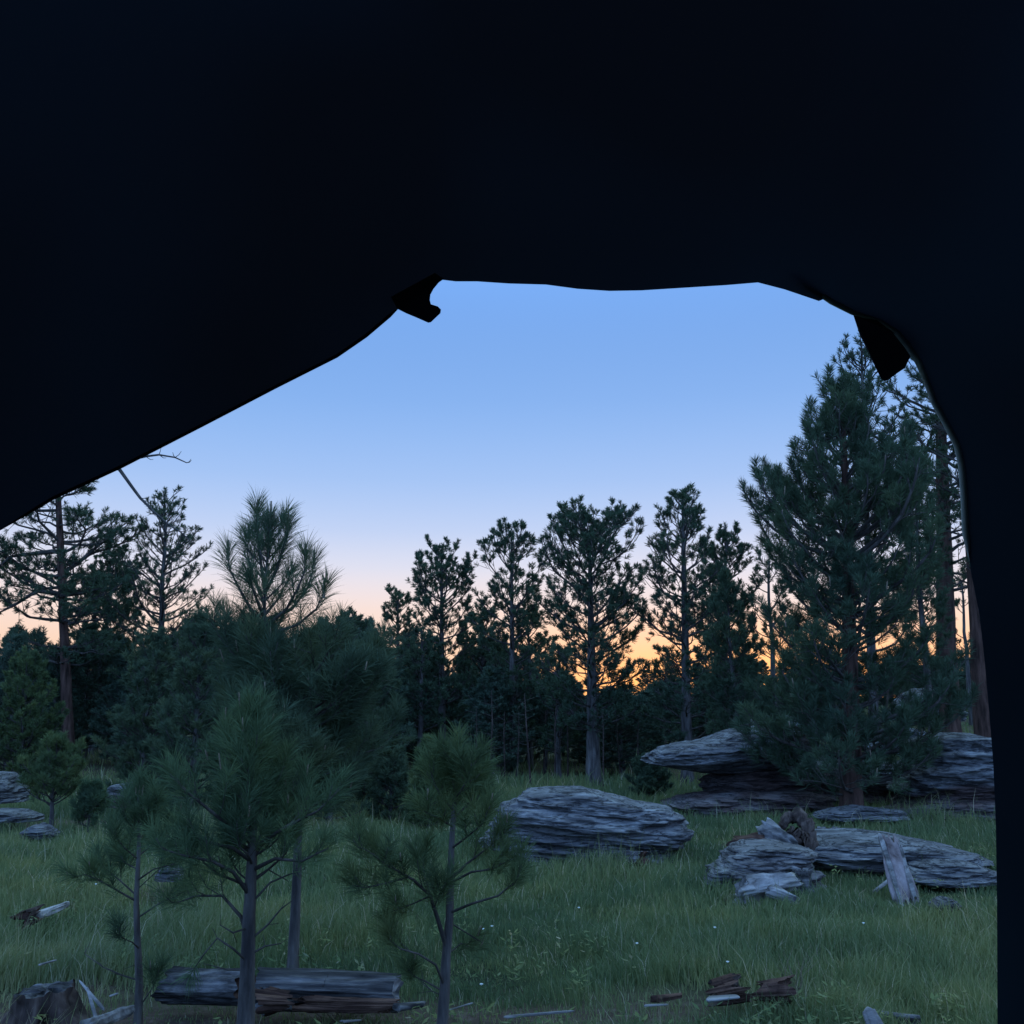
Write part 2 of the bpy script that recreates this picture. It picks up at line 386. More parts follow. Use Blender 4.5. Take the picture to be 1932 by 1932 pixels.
def slab_poly(name, pts, m, inset, th, parent):
    """flat cloth or plastic piece with real thickness hanging at the door"""
    f = [tent_pt(x, y, inset) for x, y in pts]; b = [tent_pt(x, y, inset - th) for x, y in pts]; n = len(pts)
    me = bpy.data.meshes.new(name)
    me.from_pydata([tuple(p) for p in f + b], [], [tuple(range(n)), tuple(range(2 * n - 1, n - 1, -1))] + [(i, i + n, (i + 1) % n + n, (i + 1) % n) for i in range(n)])
    me.materials.append(m); me.update(); return obj(name, me, parent)
slab_poly('toggle_strap', [(738, 560), (750, 583), (766, 591), (790, 601), (808, 609), (813, 608), (831, 591), (832, 584), (826, 578), (813, 574), (811, 566), (812, 556), (818, 545), (828, 533), (838, 526), (820, 515)], M['tent_strap'], 0.012, 0.010, tent)
slab_poly('loose_flap', [(1600, 570), (1610, 595), (1622, 632), (1636, 660), (1650, 690), (1662, 714), (1668, 719), (1676, 717), (1690, 706), (1708, 694), (1714, 680), (1722, 668), (1735, 660), (1720, 625), (1690, 600), (1650, 585)], M['tent_strap'], -0.010, 0.006, tent)

# ------------------------------------------------------------------ pines
def unit(v): return v / (np.linalg.norm(v) + 1e-9)
class Pine:
    def __init__(s, seed):
        s.rng = np.random.default_rng(seed); s.trunk = Tubes(); s.br = Tubes(); s.cd = Tubes()
        s.tuft = []; s.cands = []
    def tf(s, p, d, ln, n, nl, w, spread=(0.45, 1.15)):
        s.tuft.append((p, d, ln, n, nl, w, spread[0], spread[1]))
    def candle(s, p, d, ln, r):
        s.cands.append((p, d, ln, r))
    def needles(s, name, m):
        rng = s.rng
        p = np.array([t[0] for t in s.tuft]); d = np.array([t[1] for t in s.tuft])
        num = np.array([t[3] for t in s.tuft], int)
        rest = np.array([[t[2], t[4], t[5], t[6], t[7]] for t in s.tuft])
        p = np.repeat(p, num, 0); d = np.repeat(d, num, 0); r = np.repeat(rest, num, 0); n = len(p)
        d /= np.linalg.norm(d, axis=1, keepdims=True)
        t = rng.random(n) ** 0.8
        ref = rng.normal(size=(n, 3)); a = np.cross(d, ref); a /= np.linalg.norm(a, axis=1, keepdims=True)
        phi = r[:, 3] + (r[:, 4] - r[:, 3]) * (1 - t * 0.7) * rng.uniform(0.3, 1.3, n)
        nd = d * np.cos(phi)[:, None] + a * np.sin(phi)[:, None]
        nd[:, 2] += 0.12
        nd /= np.linalg.norm(nd, axis=1, keepdims=True)
        base = p + d * (t * r[:, 0])[:, None]
        L = r[:, 1] * rng.uniform(0.7, 1.1, n)
        sd = np.cross(nd, rng.normal(size=(n, 3))); sd /= np.linalg.norm(sd, axis=1, keepdims=True)
        hw = (r[:, 2] * 0.5)[:, None]
        mid = base + nd * (L * 0.55)[:, None]; tip = base + nd * L[:, None]; tip[:, 2] -= L * 0.10
        v = np.stack([base - sd * hw * 0.8, base + sd * hw * 0.8, mid + sd * hw, mid - sd * hw, tip], 1).reshape(-1, 3)
        k = np.arange(n) * 5
        return mesh_np(name, v, np.stack([k + 3, k + 2, k + 4], 1), np.stack([k, k + 1, k + 2, k + 3], 1), [m])
    def branch(s, pts, r0, cfg, t0=0.3, sides=5, bare=False):
        """pts: polyline of a branch; puts twigs and brushes along it"""
        rng = s.rng; pts = np.asarray(pts, float)
        seg = np.linalg.norm(np.diff(pts, axis=0), axis=1); cum = np.concatenate([[0], np.cumsum(seg)]); Ln = cum[-1]
        s.br.add(pts, np.linspace(r0, max(r0 * 0.25, cfg['rt']), len(pts)), sides)
        if bare: return
        def at(u):
            x = u * Ln; i = min(np.searchsorted(cum, x, side='right') - 1, len(seg) - 1)
            f = (x - cum[i]) / seg[i]; return pts[i] * (1 - f) + pts[i + 1] * f, unit(pts[i + 1] - pts[i])
        u = t0; side = rng.choice([-1, 1])
        while u < 0.97:
            p, d = at(u); side = -side
            sd = unit(np.cross(d, [0, 0, 1]) + 1e-6) * side
            tl = min(cfg['tw'] * Ln * (1.05 - u) + cfg['tmin'], cfg['tmax']) * rng.uniform(0.6, 1.2)
            di = unit(d * 0.8 + sd * rng.uniform(0.4, 1.0) + np.array([0, 0, rng.uniform(-0.1, 0.6)]))
            e1 = p + di * tl * 0.5; d2 = unit(di + np.array([0, 0, cfg['up']])); e2 = e1 + d2 * tl * 0.5
            s.br.add([p, e1, e2], [max(cfg['rt'], r0 * 0.3), cfg['rt'], cfg['rt'] * 0.8], 3)
            s.brush(e1 if rng.random() < cfg['mid'] else e2, d2, cfg)
            s.brush(e2, d2, cfg)
            if tl > cfg['sub']:
                for _ in range(2):
                    d3 = unit(di + rng.normal(size=3) * 0.6 + np.array([0, 0, 0.2])); q = p + di * tl * rng.uniform(0.3, 0.7); e3 = q + d3 * tl * 0.5
                    s.br.add([q, e3], [cfg['rt'], cfg['rt'] * 0.7], 3); s.brush(e3, unit(d3 + np.array([0, 0, cfg['up']])), cfg)
            u += cfg['gap'] / Ln * rng.uniform(0.6, 1.4)
        d = unit(unit(pts[-1] - pts[-2]) + np.array([0, 0, cfg['up'] * 0.5])); s.brush(pts[-1], d, cfg, 1.3)
    def brush(s, p, d, cfg, k=1.0):
        rng = s.rng; sl = cfg['sl'] * rng.uniform(0.7, 1.3)
        s.tf(p - d * sl * 0.7, d, sl, int(cfg['n'] * k * rng.uniform(0.7, 1.3)), cfg['nl'], cfg['w'])
        if rng.random() < cfg.get('cd', 0): s.candle(p + d * sl * 0.2, unit(d * 0.6 + np.array([0, 0, 1.0])), cfg['cl'] * rng.uniform(0.6, 1.2), cfg['cr'])
    def grow(s, H, r0, lo, env, gap, nper, up_lo, up_hi, cfg, path=None, rtip=0.004, sides=8, hi=0.965, L_jit=(0.65, 1.15), t0=0.3, asym=0.0, flare=1.35):
        rng = s.rng
        if path is None:
            n = 12; zz = np.linspace(0, H, n); wob = np.cumsum(rng.normal(size=(n, 2)) * H * 0.004, 0); wob[0] = 0
            path = np.column_stack([wob, zz])
        path = np.asarray(path, float); H = path[-1][2]
        n = 24; zz = np.linspace(0, H, n)
        pth = np.column_stack([np.interp(zz, path[:, 2], path[:, 0]), np.interp(zz, path[:, 2], path[:, 1]), zz])
        rr = r0 + (rtip - r0) * (zz / H) ** 0.85; rr[0] *= flare; pth[0][2] -= 0.08
        s.trunk.add(pth, rr, sides, rough=0.06, rng=rng)
        ev = lambda t: np.interp(t, [e[0] for e in env], [e[1] for e in env])
        z = lo * H; az0 = rng.uniform(0, 6.28)
        while z < H * hi:
            t = z / H; az0 += 0.9
            base = np.array([np.interp(z, zz, pth[:, 0]), np.interp(z, zz, pth[:, 1]), z]); rb = np.interp(z, zz, rr)
            k = max(2, int(round(nper * rng.uniform(0.7, 1.2))))
            for i in range(k):
                az = az0 + 6.283 * i / k + rng.uniform(-0.35, 0.35)
                L = ev(t) * rng.uniform(*L_jit) * (1 + asym * math.cos(az - 0.5))
                if L < 0.03: continue
                el = up_lo + (up_hi - up_lo) * t + rng.uniform(-0.12, 0.12)
                m = 6; ds = L / (m - 1); pts = [base + np.array([0, 0, rng.uniform(-0.5, 0.5) * gap])]
                a = az
                for q in range(m - 1):
                    e = el + cfg['curl'] * (q / (m - 2)) ** 1.5; a += rng.normal() * cfg.get('wig', 0.08); e += rng.normal() * cfg.get('wig', 0.08) * 0.6
                    pts.append(pts[-1] + ds * np.array([math.cos(a) * math.cos(e), math.sin(a) * math.cos(e), math.sin(e)]))
                s.branch(pts, min(rb * 0.55, cfg['rb'] * L + cfg['rt']), cfg, t0)
            z += gap * rng.uniform(0.75, 1.25)
        # leader
        top = pth[-1]; s.brush(top, np.array([0, 0, 1.0]), cfg, 1.4)
        for u in (0.93, 0.96, 0.985): s.brush(np.array([pth[-2][0], pth[-2][1], H * u]), unit(np.array([rng.normal() * 0.3, rng.normal() * 0.3, 1])), cfg)
    def build(s, name, loc, label, group, nm, bark, cat='pine tree'):
        e = empty(name, loc, label, cat, group)
        obj('trunk', s.trunk.mesh('trunk', M[bark]), e)
        obj('branches', s.br.mesh('branches', M['twig']), e)
        if s.tuft: obj('crown', s.needles('crown', M[nm]), e)
        for p, d, ln, r in sorted(s.cands, key=lambda c: -c[3])[:90]:
            tb = Tubes(); tb.add([p * 0, d * ln * 0.5, d * ln], [r, r, r * 0.6], 6)
            obj('new_shoot', tb.mesh('new_shoot', M['candle']), e, tuple(p))
        return e

def cfg(**k):
    c = dict(rt=0.003, tw=0.4, tmin=0.05, tmax=0.5, up=0.5, mid=0.3, sub=9, gap=0.1, sl=0.08, n=40, nl=0.11, w=0.003, curl=0.4, rb=0.02, cl=0.08, cr=0.006)
    c.update(k); return c
def base_at(px, d):
    x = (px - 966) / FPX * d * 1.0
    # bottom of a vertical thing at forward distance d under pixel column px near the ground
    p = P(px, 1330 + 3099 / d, d); return Vector((p.x, d, g(p.x, d)))
def hgt(px, py, d, b): return P(px, py, d).z - b.z
def local(b, lst):
    """[(px,py,d)] -> local coordinates about base b"""
    return [np.array(P(x, y, d) - b) for x, y, d in lst]

# --- B: the tall young pine at the left of centre (long needles against the sky)
b = base_at(553, 6.6); b = Vector((P(553, 1805, 6.6).x, 6.6, g(P(553, 1805, 6.6).x, 6.6)))
pB = Pine(11); cB = cfg(gap=0.066, n=46, nl=0.135, sl=0.19, w=0.0031, tw=0.42, tmin=0.06, tmax=0.3, up=0.7, rb=0.016, curl=0.7, cd=0.06, cl=0.07, cr=0.0045, sub=0.14)
path = [np.array([0, 0, 0])] + local(b, [(560, 1650, 6.6), (565, 1500, 6.6), (567, 1420, 6.62), (535, 1280, 6.65), (497, 1180, 6.6), (502, 1080, 6.6), (510, 985, 6.6)])
pB.grow(0, 0.036, 0.36, [(0, .3), (.33, .45), (.40, .68), (.52, .74), (.60, .62), (.66, .34), (.72, .18), (1, .1)], 0.14, 6, 0.10, 0.55, cB, path=path, hi=0.745, rtip=0.006, L_jit=(.35, 1.35))
cTop = dict(cB); cTop.update(n=34, gap=0.09, nl=0.16, sl=0.13, cd=0.0, w=0.0026, tw=0.2, tmin=0.04, tmax=.10, mid=0.9, sub=9)
for pts, cands in [
    ([(495, 1185, 6.6), (468, 1140, 6.5), (446, 1100, 6.45), (432, 1070, 6.4), (430, 1048, 6.4)], 1),
    ([(493, 1190, 6.6), (540, 1150, 6.5), (562, 1110, 6.4), (574, 1080, 6.4), (576, 1055, 6.4)], 1),
    ([(497, 1170, 6.6), (550, 1150, 6.7), (580, 1110, 6.75), (590, 1080, 6.8), (592, 1065, 6.8)], 1),
    ([(500, 1120, 6.6), (520, 1080, 6.55), (533, 1040, 6.5), (541, 1010, 6.5), (543, 995, 6.5)], 1),
    ([(500, 1120, 6.6), (492, 1060, 6.65), (486, 1010, 6.7), (485, 985, 6.7), (485, 970, 6.7)], 1),
    ([(500, 1140, 6.6), (478, 1090, 6.7), (468, 1050, 6.75), (464, 1020, 6.8)], 0),
    ([(495, 1200, 6.6), (560, 1180, 6.5), (596, 1150, 6.4), (611, 1120, 6.35)], 1),
    ([(495, 1210, 6.6), (450, 1185, 6.7), (420, 1150, 6.8)], 0),
    ([(500, 1160, 6.6), (525, 1130, 6.9), (545, 1090, 7.0)], 0),
    ([(495, 1160, 6.6), (480, 1120, 6.3), (470, 1085, 6.2)], 0)]:
    lp = local(b, pts); pB.branch(lp, 0.012, cTop, 0.35)
    for _ in range(3):
        dd = unit(lp[-1] - lp[-2] + np.array([0, 0, .05])); pB.tf(lp[-1] - dd * pB.rng.uniform(0.0, 0.12), dd, 0.10, 32, 0.165, 0.0026, (0.3, 0.9))
    if cands: pB.candle(lp[-1] - np.array([0, 0, .03]), np.array([0, 0, 1.0]), 0.13, 0.009)
tp = path[-1]
for k in range(6): pB.tf(tp - np.array([0, 0, 0.05 + 0.05 * k]), np.array([0, 0, 1.0]), 0.10, 40, 0.155, 0.0028, (0.3, 1.0))
for k in range(26):
    a = k * 2.4; q = np.array([math.cos(a) * .75, math.sin(a) * .75, .8]); z_ = tp + (np.array(path[-2]) - tp) * (.25 + 1.6 * k / 26)
    z_ = z_ if k < 15 else np.array(path[-2]) + (np.array(path[-3]) - np.array(path[-2])) * ((k - 15) / 11)
    L_ = pB.rng.uniform(.08, .2); e1 = z_ + unit(q) * L_; pB.br.add([z_, e1], [.006, .004], 4); pB.tf(e1 - unit(q) * .05, unit(q + np.array([0, 0, .5])), .11, 60, .15, .0028, (.35, 1.0))
for dx, h in ((0, .17), (-.02, .12), (.022, .10), (.04, .06)): pB.candle(tp + np.array([dx, 0, -0.03]), np.array([0, 0, 1.0]), h, 0.009)
pB.build('pine_tree', b, 'tall young pine left of centre with long needles and upright shoots against the sky', 'young pines in the meadow', 'needle_blue', 'bark_grey')

# --- A: nearer pine with a stout bare lower trunk
b = Vector((P(463, 1960, 4.9).x, 4.9, g(P(463, 1960, 4.9).x, 4.9)))
pA = Pine(5); cA = cfg(gap=0.058, n=52, nl=0.115, sl=0.17, w=0.0024, wig=.15, tw=0.45, tmin=0.05, tmax=0.22, up=0.8, rb=0.014, curl=0.8, cd=0.10, cl=0.06, cr=0.004, rt=0.0022)
path = [np.array([0, 0, 0])] + local(b, [(466, 1850, 4.9), (469, 1750, 4.9), (475, 1620, 4.9), (478, 1520, 4.9), (474, 1430, 4.9), (470, 1355, 4.9)])
pA.grow(0, 0.047, 0.54, [(0, .3), (.55, .34), (.68, .36), (.80, .24), (.9, .13), (1, .04)], 0.11, 5, 0.15, 0.8, cA, path=path, rtip=0.01, L_jit=(.4, 1.4))
cLow = dict(cA); cLow.update(cd=0.0, n=40)
for pts in [[(475, 1625, 4.9), (440, 1600, 4.8), (395, 1590, 4.75), (350, 1575, 4.7), (310, 1590, 4.7)],
            [(472, 1690, 4.9), (440, 1645, 4.8), (400, 1625, 4.7), (350, 1615, 4.6), (300, 1600, 4.6)],
            [(470, 1780, 4.9), (455, 1730, 4.9), (420, 1690, 4.85), (370, 1690, 4.8), (330, 1705, 4.8)],
            [(480, 1640, 4.9), (520, 1620, 4.8), (570, 1625, 4.7), (620, 1600, 4.7)],
            [(480, 1600, 4.9), (540, 1560, 4.8), (600, 1530, 4.8), (640, 1490, 4.8)],
            [(474, 1590, 4.9), (410, 1540, 4.7), (360, 1500, 4.6), (320, 1460, 4.6)]]:
    pA.branch(local(b, pts), 0.011, cLow, 0.45)
for pts in [[(478, 1700, 4.9), (510, 1665, 4.9), (545, 1650, 4.9), (575, 1640, 4.9)], [(476, 1770, 4.9), (505, 1745, 4.9), (530, 1715, 4.9), (550, 1700, 4.9)],
            [(468, 1815, 4.9), (440, 1790, 4.8), (410, 1770, 4.8), (385, 1800, 4.8), (365, 1830, 4.8)], [(474, 1800, 4.9), (500, 1785, 4.9), (530, 1780, 4.9)],
            [(468, 1830, 4.9), (430, 1830, 4.9), (400, 1822, 4.9)], [(470, 1750, 4.9), (440, 1760, 4.8), (415, 1745, 4.8)], [(476, 1660, 4.9), (505, 1640, 5.0), (540, 1660, 5.0)]]:
    lp = local(b, pts); pA.branch(lp, 0.006, cLow, bare=True)
    for k in range(1, len(lp)):
        d3 = unit(pA.rng.normal(size=3) * 0.6 + unit(lp[k] - lp[k - 1])); pA.br.add([lp[k], lp[k] + d3 * 0.05], [0.002, 0.0012], 3)
lp = local(b, [(372, 1820, 4.8), (362, 1835, 4.8)]); pA.tf(lp[0], unit(lp[1] - lp[0]), 0.06, 60, 0.1, 0.0028)
pA.build('pine_tree', b, 'near pine with stout bare lower trunk standing in front of the long grey log', 'young pines in the meadow', 'needle_young', 'bark_grey')

# --- L: slim sapling by the cut stump
def hand(seed, px, pybase, d, trunk, r0, rtip, branches, c, lab, nm='needle_young', grp='young pines in the meadow', top=5, bare=()):
    bx = P(px, pybase, d).x; b = Vector((bx, d, g(bx, d)))
    t = Pine(seed); path = [np.array([0, 0, 0])] + local(b, [(x, y, d) for x, y in trunk])
    n = 26; pa = np.array(path); cu = np.concatenate([[0], np.cumsum(np.linalg.norm(np.diff(pa, axis=0), axis=1))]); ss = np.linspace(0, cu[-1], n)
    pp = np.column_stack([np.interp(ss, cu, pa[:, k]) for k in range(3)]); pp[0][2] -= 0.06
    rr = np.linspace(r0, rtip, n); rr[0] *= 1.35
    t.trunk.add(pp, rr, 8, rough=0.06, rng=t.rng)
    for pts, r, u0 in branches: t.branch(local(b, [(x, y, d + dd) for x, y, dd in pts]), r, c, u0)
    for pts, r in bare:
        lp = local(b, [(x, y, d + dd) for x, y, dd in pts]); t.branch(lp, r, c, bare=True)
        for k in range(1, len(lp)):
            for _ in range(2):
                d3 = unit(t.rng.normal(size=3) * 0.8 + unit(lp[k] - lp[k - 1])); t.br.add([lp[k], lp[k] + d3 * 0.06], [0.002, 0.001], 3)
    for k in range(top):
        t.tf(path[-1] - np.array([0, 0, 0.045 * k]), np.array([0, 0, 1.0]), c['sl'], int(c['n'] * 1.2), c['nl'], c['w'])
    for dx in (-0.012, 0.004, 0.02): t.candle(path[-1] + np.array([dx, 0, 0]), np.array([dx * 3, 0, 1.0]), 0.05, 0.004)
    return t.build('pine_tree', b, lab, grp, nm, 'bark_grey')
cL = cfg(gap=0.05, n=48, nl=0.105, sl=0.13, w=0.0024, tw=0.3, tmin=0.045, tmax=0.12, up=0.8, rb=0.01, curl=0.8, rt=0.0018, cd=0.05, cl=0.04, cr=0.003)
hand(21, 263, 1893, 5.5, [(263, 1850), (259, 1770), (257, 1700), (262, 1600), (262, 1540), (261, 1500)], 0.024, 0.006,
     [([(257, 1700, 0), (230, 1685, -.05), (195, 1665, -.1), (160, 1650, -.1), (140, 1655, -.1)], 0.006, .35),
      ([(258, 1690, 0), (225, 1660, .1), (195, 1635, .15), (185, 1610, .2)], 0.005, .4),
      ([(259, 1620, 0), (235, 1600, -.1), (215, 1575, -.15), (208, 1560, -.15)], 0.004, .4),
      ([(262, 1615, 0), (285, 1595, .1), (310, 1570, .15), (325, 1550, .2)], 0.005, .3),
      ([(261, 1660, 0), (290, 1640, -.1), (330, 1630, -.15), (360, 1600, -.2)], 0.005, .35),
      ([(262, 1730, 0), (300, 1705, 0), (335, 1690, .05), (360, 1670, .05)], 0.005, .45),
      ([(262, 1575, 0), (240, 1550, -.05), (228, 1520, -.1)], 0.004, .2), ([(262, 1560, 0), (285, 1535, -.05), (296, 1505, -.1)], 0.004, .2),
      ([(262, 1540, 0), (255, 1515, .1), (248, 1495, .15)], 0.004, .1), ([(262, 1590, 0), (275, 1565, .15), (280, 1540, .25)], 0.004, .2),
      ([(259, 1640, 0), (240, 1630, .15), (222, 1612, .3)], 0.004, .3), ([(262, 1540, 0), (272, 1510, .05), (278, 1488, .05)], 0.004, .1),
      ([(263, 1790, 0), (250, 1778, -.1), (232, 1770, -.2), (220, 1762, -.25)], 0.004, .7), ([(270, 1890, 0), (290, 1860, -.1), (300, 1830, -.15)], 0.004, .6)],
     cL, 'slim pine sapling between the dark cut stump and the long log', bare=[([(262, 1850, 0), (230, 1840, 0), (195, 1825, 0), (160, 1800, 0)], .005), ([(264, 1850, 0), (256, 1820, 0), (254, 1790, 0)], .005), ([(257, 1680, 0), (300, 1640, 0), (300, 1600, 0)], .003)])
# --- C: forked sapling
cC = cfg(gap=0.05, n=54, nl=0.11, sl=0.15, w=0.0024, tw=0.32, tmin=0.05, tmax=0.15, up=0.8, rb=0.01, curl=0.8, rt=0.002, cd=0.07, cl=0.045, cr=0.0035)
hand(33, 829, 1965, 4.9, [(838, 1880), (842, 1800), (848, 1740), (850, 1640), (854, 1560), (860, 1490), (862, 1440)], 0.029, 0.008,
     [([(843, 1790, 0), (828, 1740, -.05), (812, 1690, -.1), (780, 1660, -.15), (745, 1640, -.2), (715, 1610, -.2)], 0.012, .45),
      ([(812, 1690, -.1), (780, 1705, -.1), (740, 1720, -.15)], 0.004, .5),
      ([(812, 1690, -.1), (800, 1650, 0), (798, 1610, .05)], 0.005, .3),
      ([(770, 1655, -.15), (735, 1665, -.2), (690, 1675, -.2), (665, 1670, -.2)], 0.005, .35),
      ([(740, 1640, -.2), (715, 1620, -.3), (685, 1600, -.3), (672, 1570, -.3)], 0.004, .2),
      ([(820, 1710, -.1), (830, 1685, -.2), (842, 1665, -.25)], 0.004, .3),
      ([(850, 1660, 0), (880, 1630, .05), (920, 1600, .1), (950, 1575, .1)], 0.008, .45),
      ([(851, 1665, 0), (890, 1645, -.05), (930, 1640, -.1), (965, 1620, -.1)], 0.007, .5),
      ([(850, 1722, 0), (890, 1705, -.1), (940, 1690, -.15), (975, 1660, -.15), (985, 1630, -.15)], 0.007, .6),
      ([(853, 1600, 0), (880, 1580, -.1), (910, 1555, -.2), (925, 1520, -.2)], 0.006, .4),
      ([(856, 1545, 0), (885, 1515, .05), (905, 1485, .1), (915, 1460, .1)], 0.006, .25),
      ([(857, 1530, 0), (830, 1500, -.05), (815, 1465, -.1), (810, 1440, -.1)], 0.006, .25),
      ([(858, 1510, 0), (840, 1470, .1), (830, 1440, .15)], 0.005, .15), ([(858, 1510, 0), (880, 1475, -.15), (890, 1440, -.2)], 0.005, .15),
      ([(858, 1520, 0), (865, 1480, .2), (870, 1440, .3)], 0.005, .15), ([(860, 1490, 0), (850, 1455, -.1), (846, 1425, -.15)], 0.005, .1),
      ([(855, 1560, 0), (830, 1545, -.1), (800, 1530, -.2)], 0.005, .4),
      ([(838, 1860, 0), (822, 1820, -.1), (790, 1800, -.15), (755, 1790, -.2), (730, 1770, -.2)], 0.007, .7),
      ([(836, 1870, 0), (800, 1850, .1), (775, 1840, .15), (770, 1830, .1)], 0.005, .5), ([(845, 1800, 0), (870, 1780, .1), (895, 1790, .15)], .004, .6)],
     cC, 'forked pine sapling standing to the left of the grey striped boulder', nm='needle_green', top=7,
     bare=[([(848, 1740, 0), (880, 1760, .05), (910, 1778, .1)], .004), ([(838, 1880, 0), (815, 1870, 0), (800, 1855, 0)], .003)])

# --- small pines at the far side of the meadow
def small(seed, px, pb, pt, d, wpx, lo, lab, nm='needle_green', grp='small pines at the meadow edge', dens_=1.0, nl=0.09, cat='pine tree', r=None):
    p = P(px, pb, d); b = Vector((p.x, d, g(p.x, d))); H = hgt(px, pt, d, b); m = d / FPX; w = wpx * m / 2
    t = Pine(seed)
    c = cfg(gap=0.085 * (H / 1.4) ** 0.4 / dens_, n=30, nl=nl, sl=0.08, w=0.0055 * d / 13, tw=0.4, tmin=0.05, tmax=0.35, up=0.8, rb=0.016, curl=0.6, rt=0.003, sub=0.2)
    t.grow(H, r or H * 0.024 + 0.01, lo, [(0, w * .7), (lo, w * .85), (lo + .2, w), (.75, w * .72), (1, w * .15)], 0.10 * (H / 1.4) ** 0.5, 6, 0.1, 0.9, c)
    return t.build('pine_tree', b, lab, grp, nm, 'bark_grey')
small(41, 97, 1568, 1398, 13, 140, .35, 'small bushy pine standing left of the reddish rock at the meadow edge')
small(42, 166, 1570, 1490, 13, 80, .3, 'tiny pine seedling just right of the small bushy pine', nm='needle_young')
small(43, 38, 1470, 1240, 19, 175, .04, 'dense rounded green pine in front of the tall trunk at far left', dens_=1.4)
small(44, 735, 1530, 1425, 14.5, 110, .05, 'low bushy pine hidden behind the forked sapling, leftmost of two', nm='needle_blue')
small(45, 810, 1535, 1402, 13.5, 95, .05, 'low bushy pine rising just behind the forked sapling crown', nm='needle_green')
small(46, 690, 1500, 1215, 16, 190, .05, 'mid height dark pine to the right of the tall young pine', nm='needle_blue', nl=.11)
small(47, 275, 1500, 1200, 17, 180, .05, 'mid height dark pine behind the crown of the slim sapling', nm='needle_blue', nl=.11)
small(48, 360, 1500, 1165, 15, 200, .05, 'mid height blue green pine behind the left of the tall young pine', nm='needle_blue', nl=.12)
small(50, 1388, 1470, 1085, 17.5, 150, .2, 'dark bushy pine overlapping the left side of the big full pine', nm='needle_old', nl=.12, r=.09)
small(51, 1768, 1450, 800, 17.5, 150, .3, 'dense dark pine filling the space between the big full pine and thick red trunk', nm='needle_old', nl=.13, r=.10)
for k_, (px_, pt_, d_, w_, lab_) in enumerate([(500, 1385, 15.5, 120, 'low dark pine at the forest edge seen behind the stout pine crown'), (580, 1400, 16, 110, 'low dark pine at the forest edge just right of the stout pine crown'),
        (660, 1410, 15.8, 120, 'low dark pine at the forest edge between the stout pine and forked sapling'), (880, 1425, 16.5, 100, 'low dark pine at the forest edge right behind the forked sapling top'), (1225, 1440, 18.5, 90, 'low dark pine at the forest edge under the pointed tip of the slab')]):
    small(52 + k_, px_, 1330 + 3099 / d_, pt_, d_, w_, .05, lab_, nm='needle_old')
tallb_late = [(87, 790, 1475, 1190, 24, 'slim dark pine filling the gap left of the thin pine above the forked sapling'), (88, 1055, 1480, 1225, 23, 'slim dark pine at the left foot of the broad headed pine'), (89, 660, 1465, 1165, 25, 'slim dark pine on the skyline right of the tall young pine')]
small(49, 620, 1520, 1230, 14, 180, .05, 'mid height pine behind the tall young pine, on its right shoulder', nm='needle_blue', nl=.11)

# --- E: big full pine at right
d = 14.4; pE = P(1606, 1545, d); b = Vector((pE.x, d, g(pE.x, d))); H = hgt(1590, 735, d, b)
e = Pine(61); cE = cfg(gap=0.14, n=46, nl=0.15, sl=0.17, w=0.0066, tw=0.40, tmin=0.12, tmax=0.7, up=0.9, rb=0.018, curl=0.75, rt=0.006, cd=0.03, cl=0.12, cr=0.009, sub=0.3, wig=0.1)
pth = [np.array([0, 0, 0]), np.array(P(1603, 1200, d) - b), np.array(P(1594, 900, d) - b), np.array(P(1590, 735, d) - b)]
e.grow(H, 0.17, 0.075, [(0, 1.2), (.07, 1.6), (.18, 1.75), (.30, 1.35), (.42, 1.45), (.54, 1.9), (.66, 1.75), (.76, 1.25), (.85, .85), (.93, .55), (.98, .3), (1, .15)], 0.245, 7, 0.0, 0.75, cE, path=pth, rtip=0.02, sides=12, L_jit=(.5, 1.15))
e.build('pine_tree', b, 'big full crowned pine at right whose trunk stands among the layered rocks', 'tall pines behind the meadow', 'needle_old', 'bark_red')

# --- the taller airy pines
def tall(seed, px, pb, pt, d, env_px, lo, lab, r, gap=0.3, nper=5, grp='tall pines behind the meadow', bark='bark_grey', c=None, nm='needle_old', hi=.965, up=(0.0, 0.8), path=None, pxt=None, **k):
    p = P(px, pb, d); b = Vector((p.x, d, g(p.x, d))); H = hgt(px, pt, d, b); m = d / FPX
    pb_ = 966 + p.x / d * FPX
    ytop, ybot = pt, 1330 + 3099 / d
    env = sorted([((ybot - y) / (ybot - ytop), w * m) for y, w in env_px])
    t = Pine(seed)
    env = [(a, b_ * (1.0 if c else 1.18)) for a, b_ in env]
    c = c or cfg(gap=0.12, n=24, nl=0.115, sl=0.09, w=0.0105 * d / 21, tw=0.45, tmin=0.10, tmax=0.6, up=0.7, rb=0.016, curl=0.5, rt=0.006, sub=0.22, wig=0.2, mid=0.1)
    pth = None
    if pxt is not None: pth = [np.array([0, 0, 0]), np.array(P((px + pxt) / 2, (pb + pt) / 2, d) - b), np.array(P(pxt, pt, d) - b)]
    t.grow(H, r, lo, env, gap, nper, up[0], up[1], c, rtip=0.02, sides=8, hi=hi, L_jit=(.5, 1.15), path=pth, **k)
    return t, b
def tallb(*a, extra=None, **k):
    t, b = tall(*a, **k)
    if extra: extra(t, b)
    return t.build('pine_tree', b, a[7], k.get('grp', 'tall pines behind the meadow'), k.get('nm', 'needle_old'), k.get('bark', 'bark_grey'))
tallb(71, 1297, 1480, 928, 20.6, [(1480, 70), (1330, 95), (1200, 110), (1080, 105), (1010, 62), (960, 34), (915, 10)], .16, 'slender pine with an open crown rising behind the overhanging rock slab', .135, gap=.28, pxt=1288)
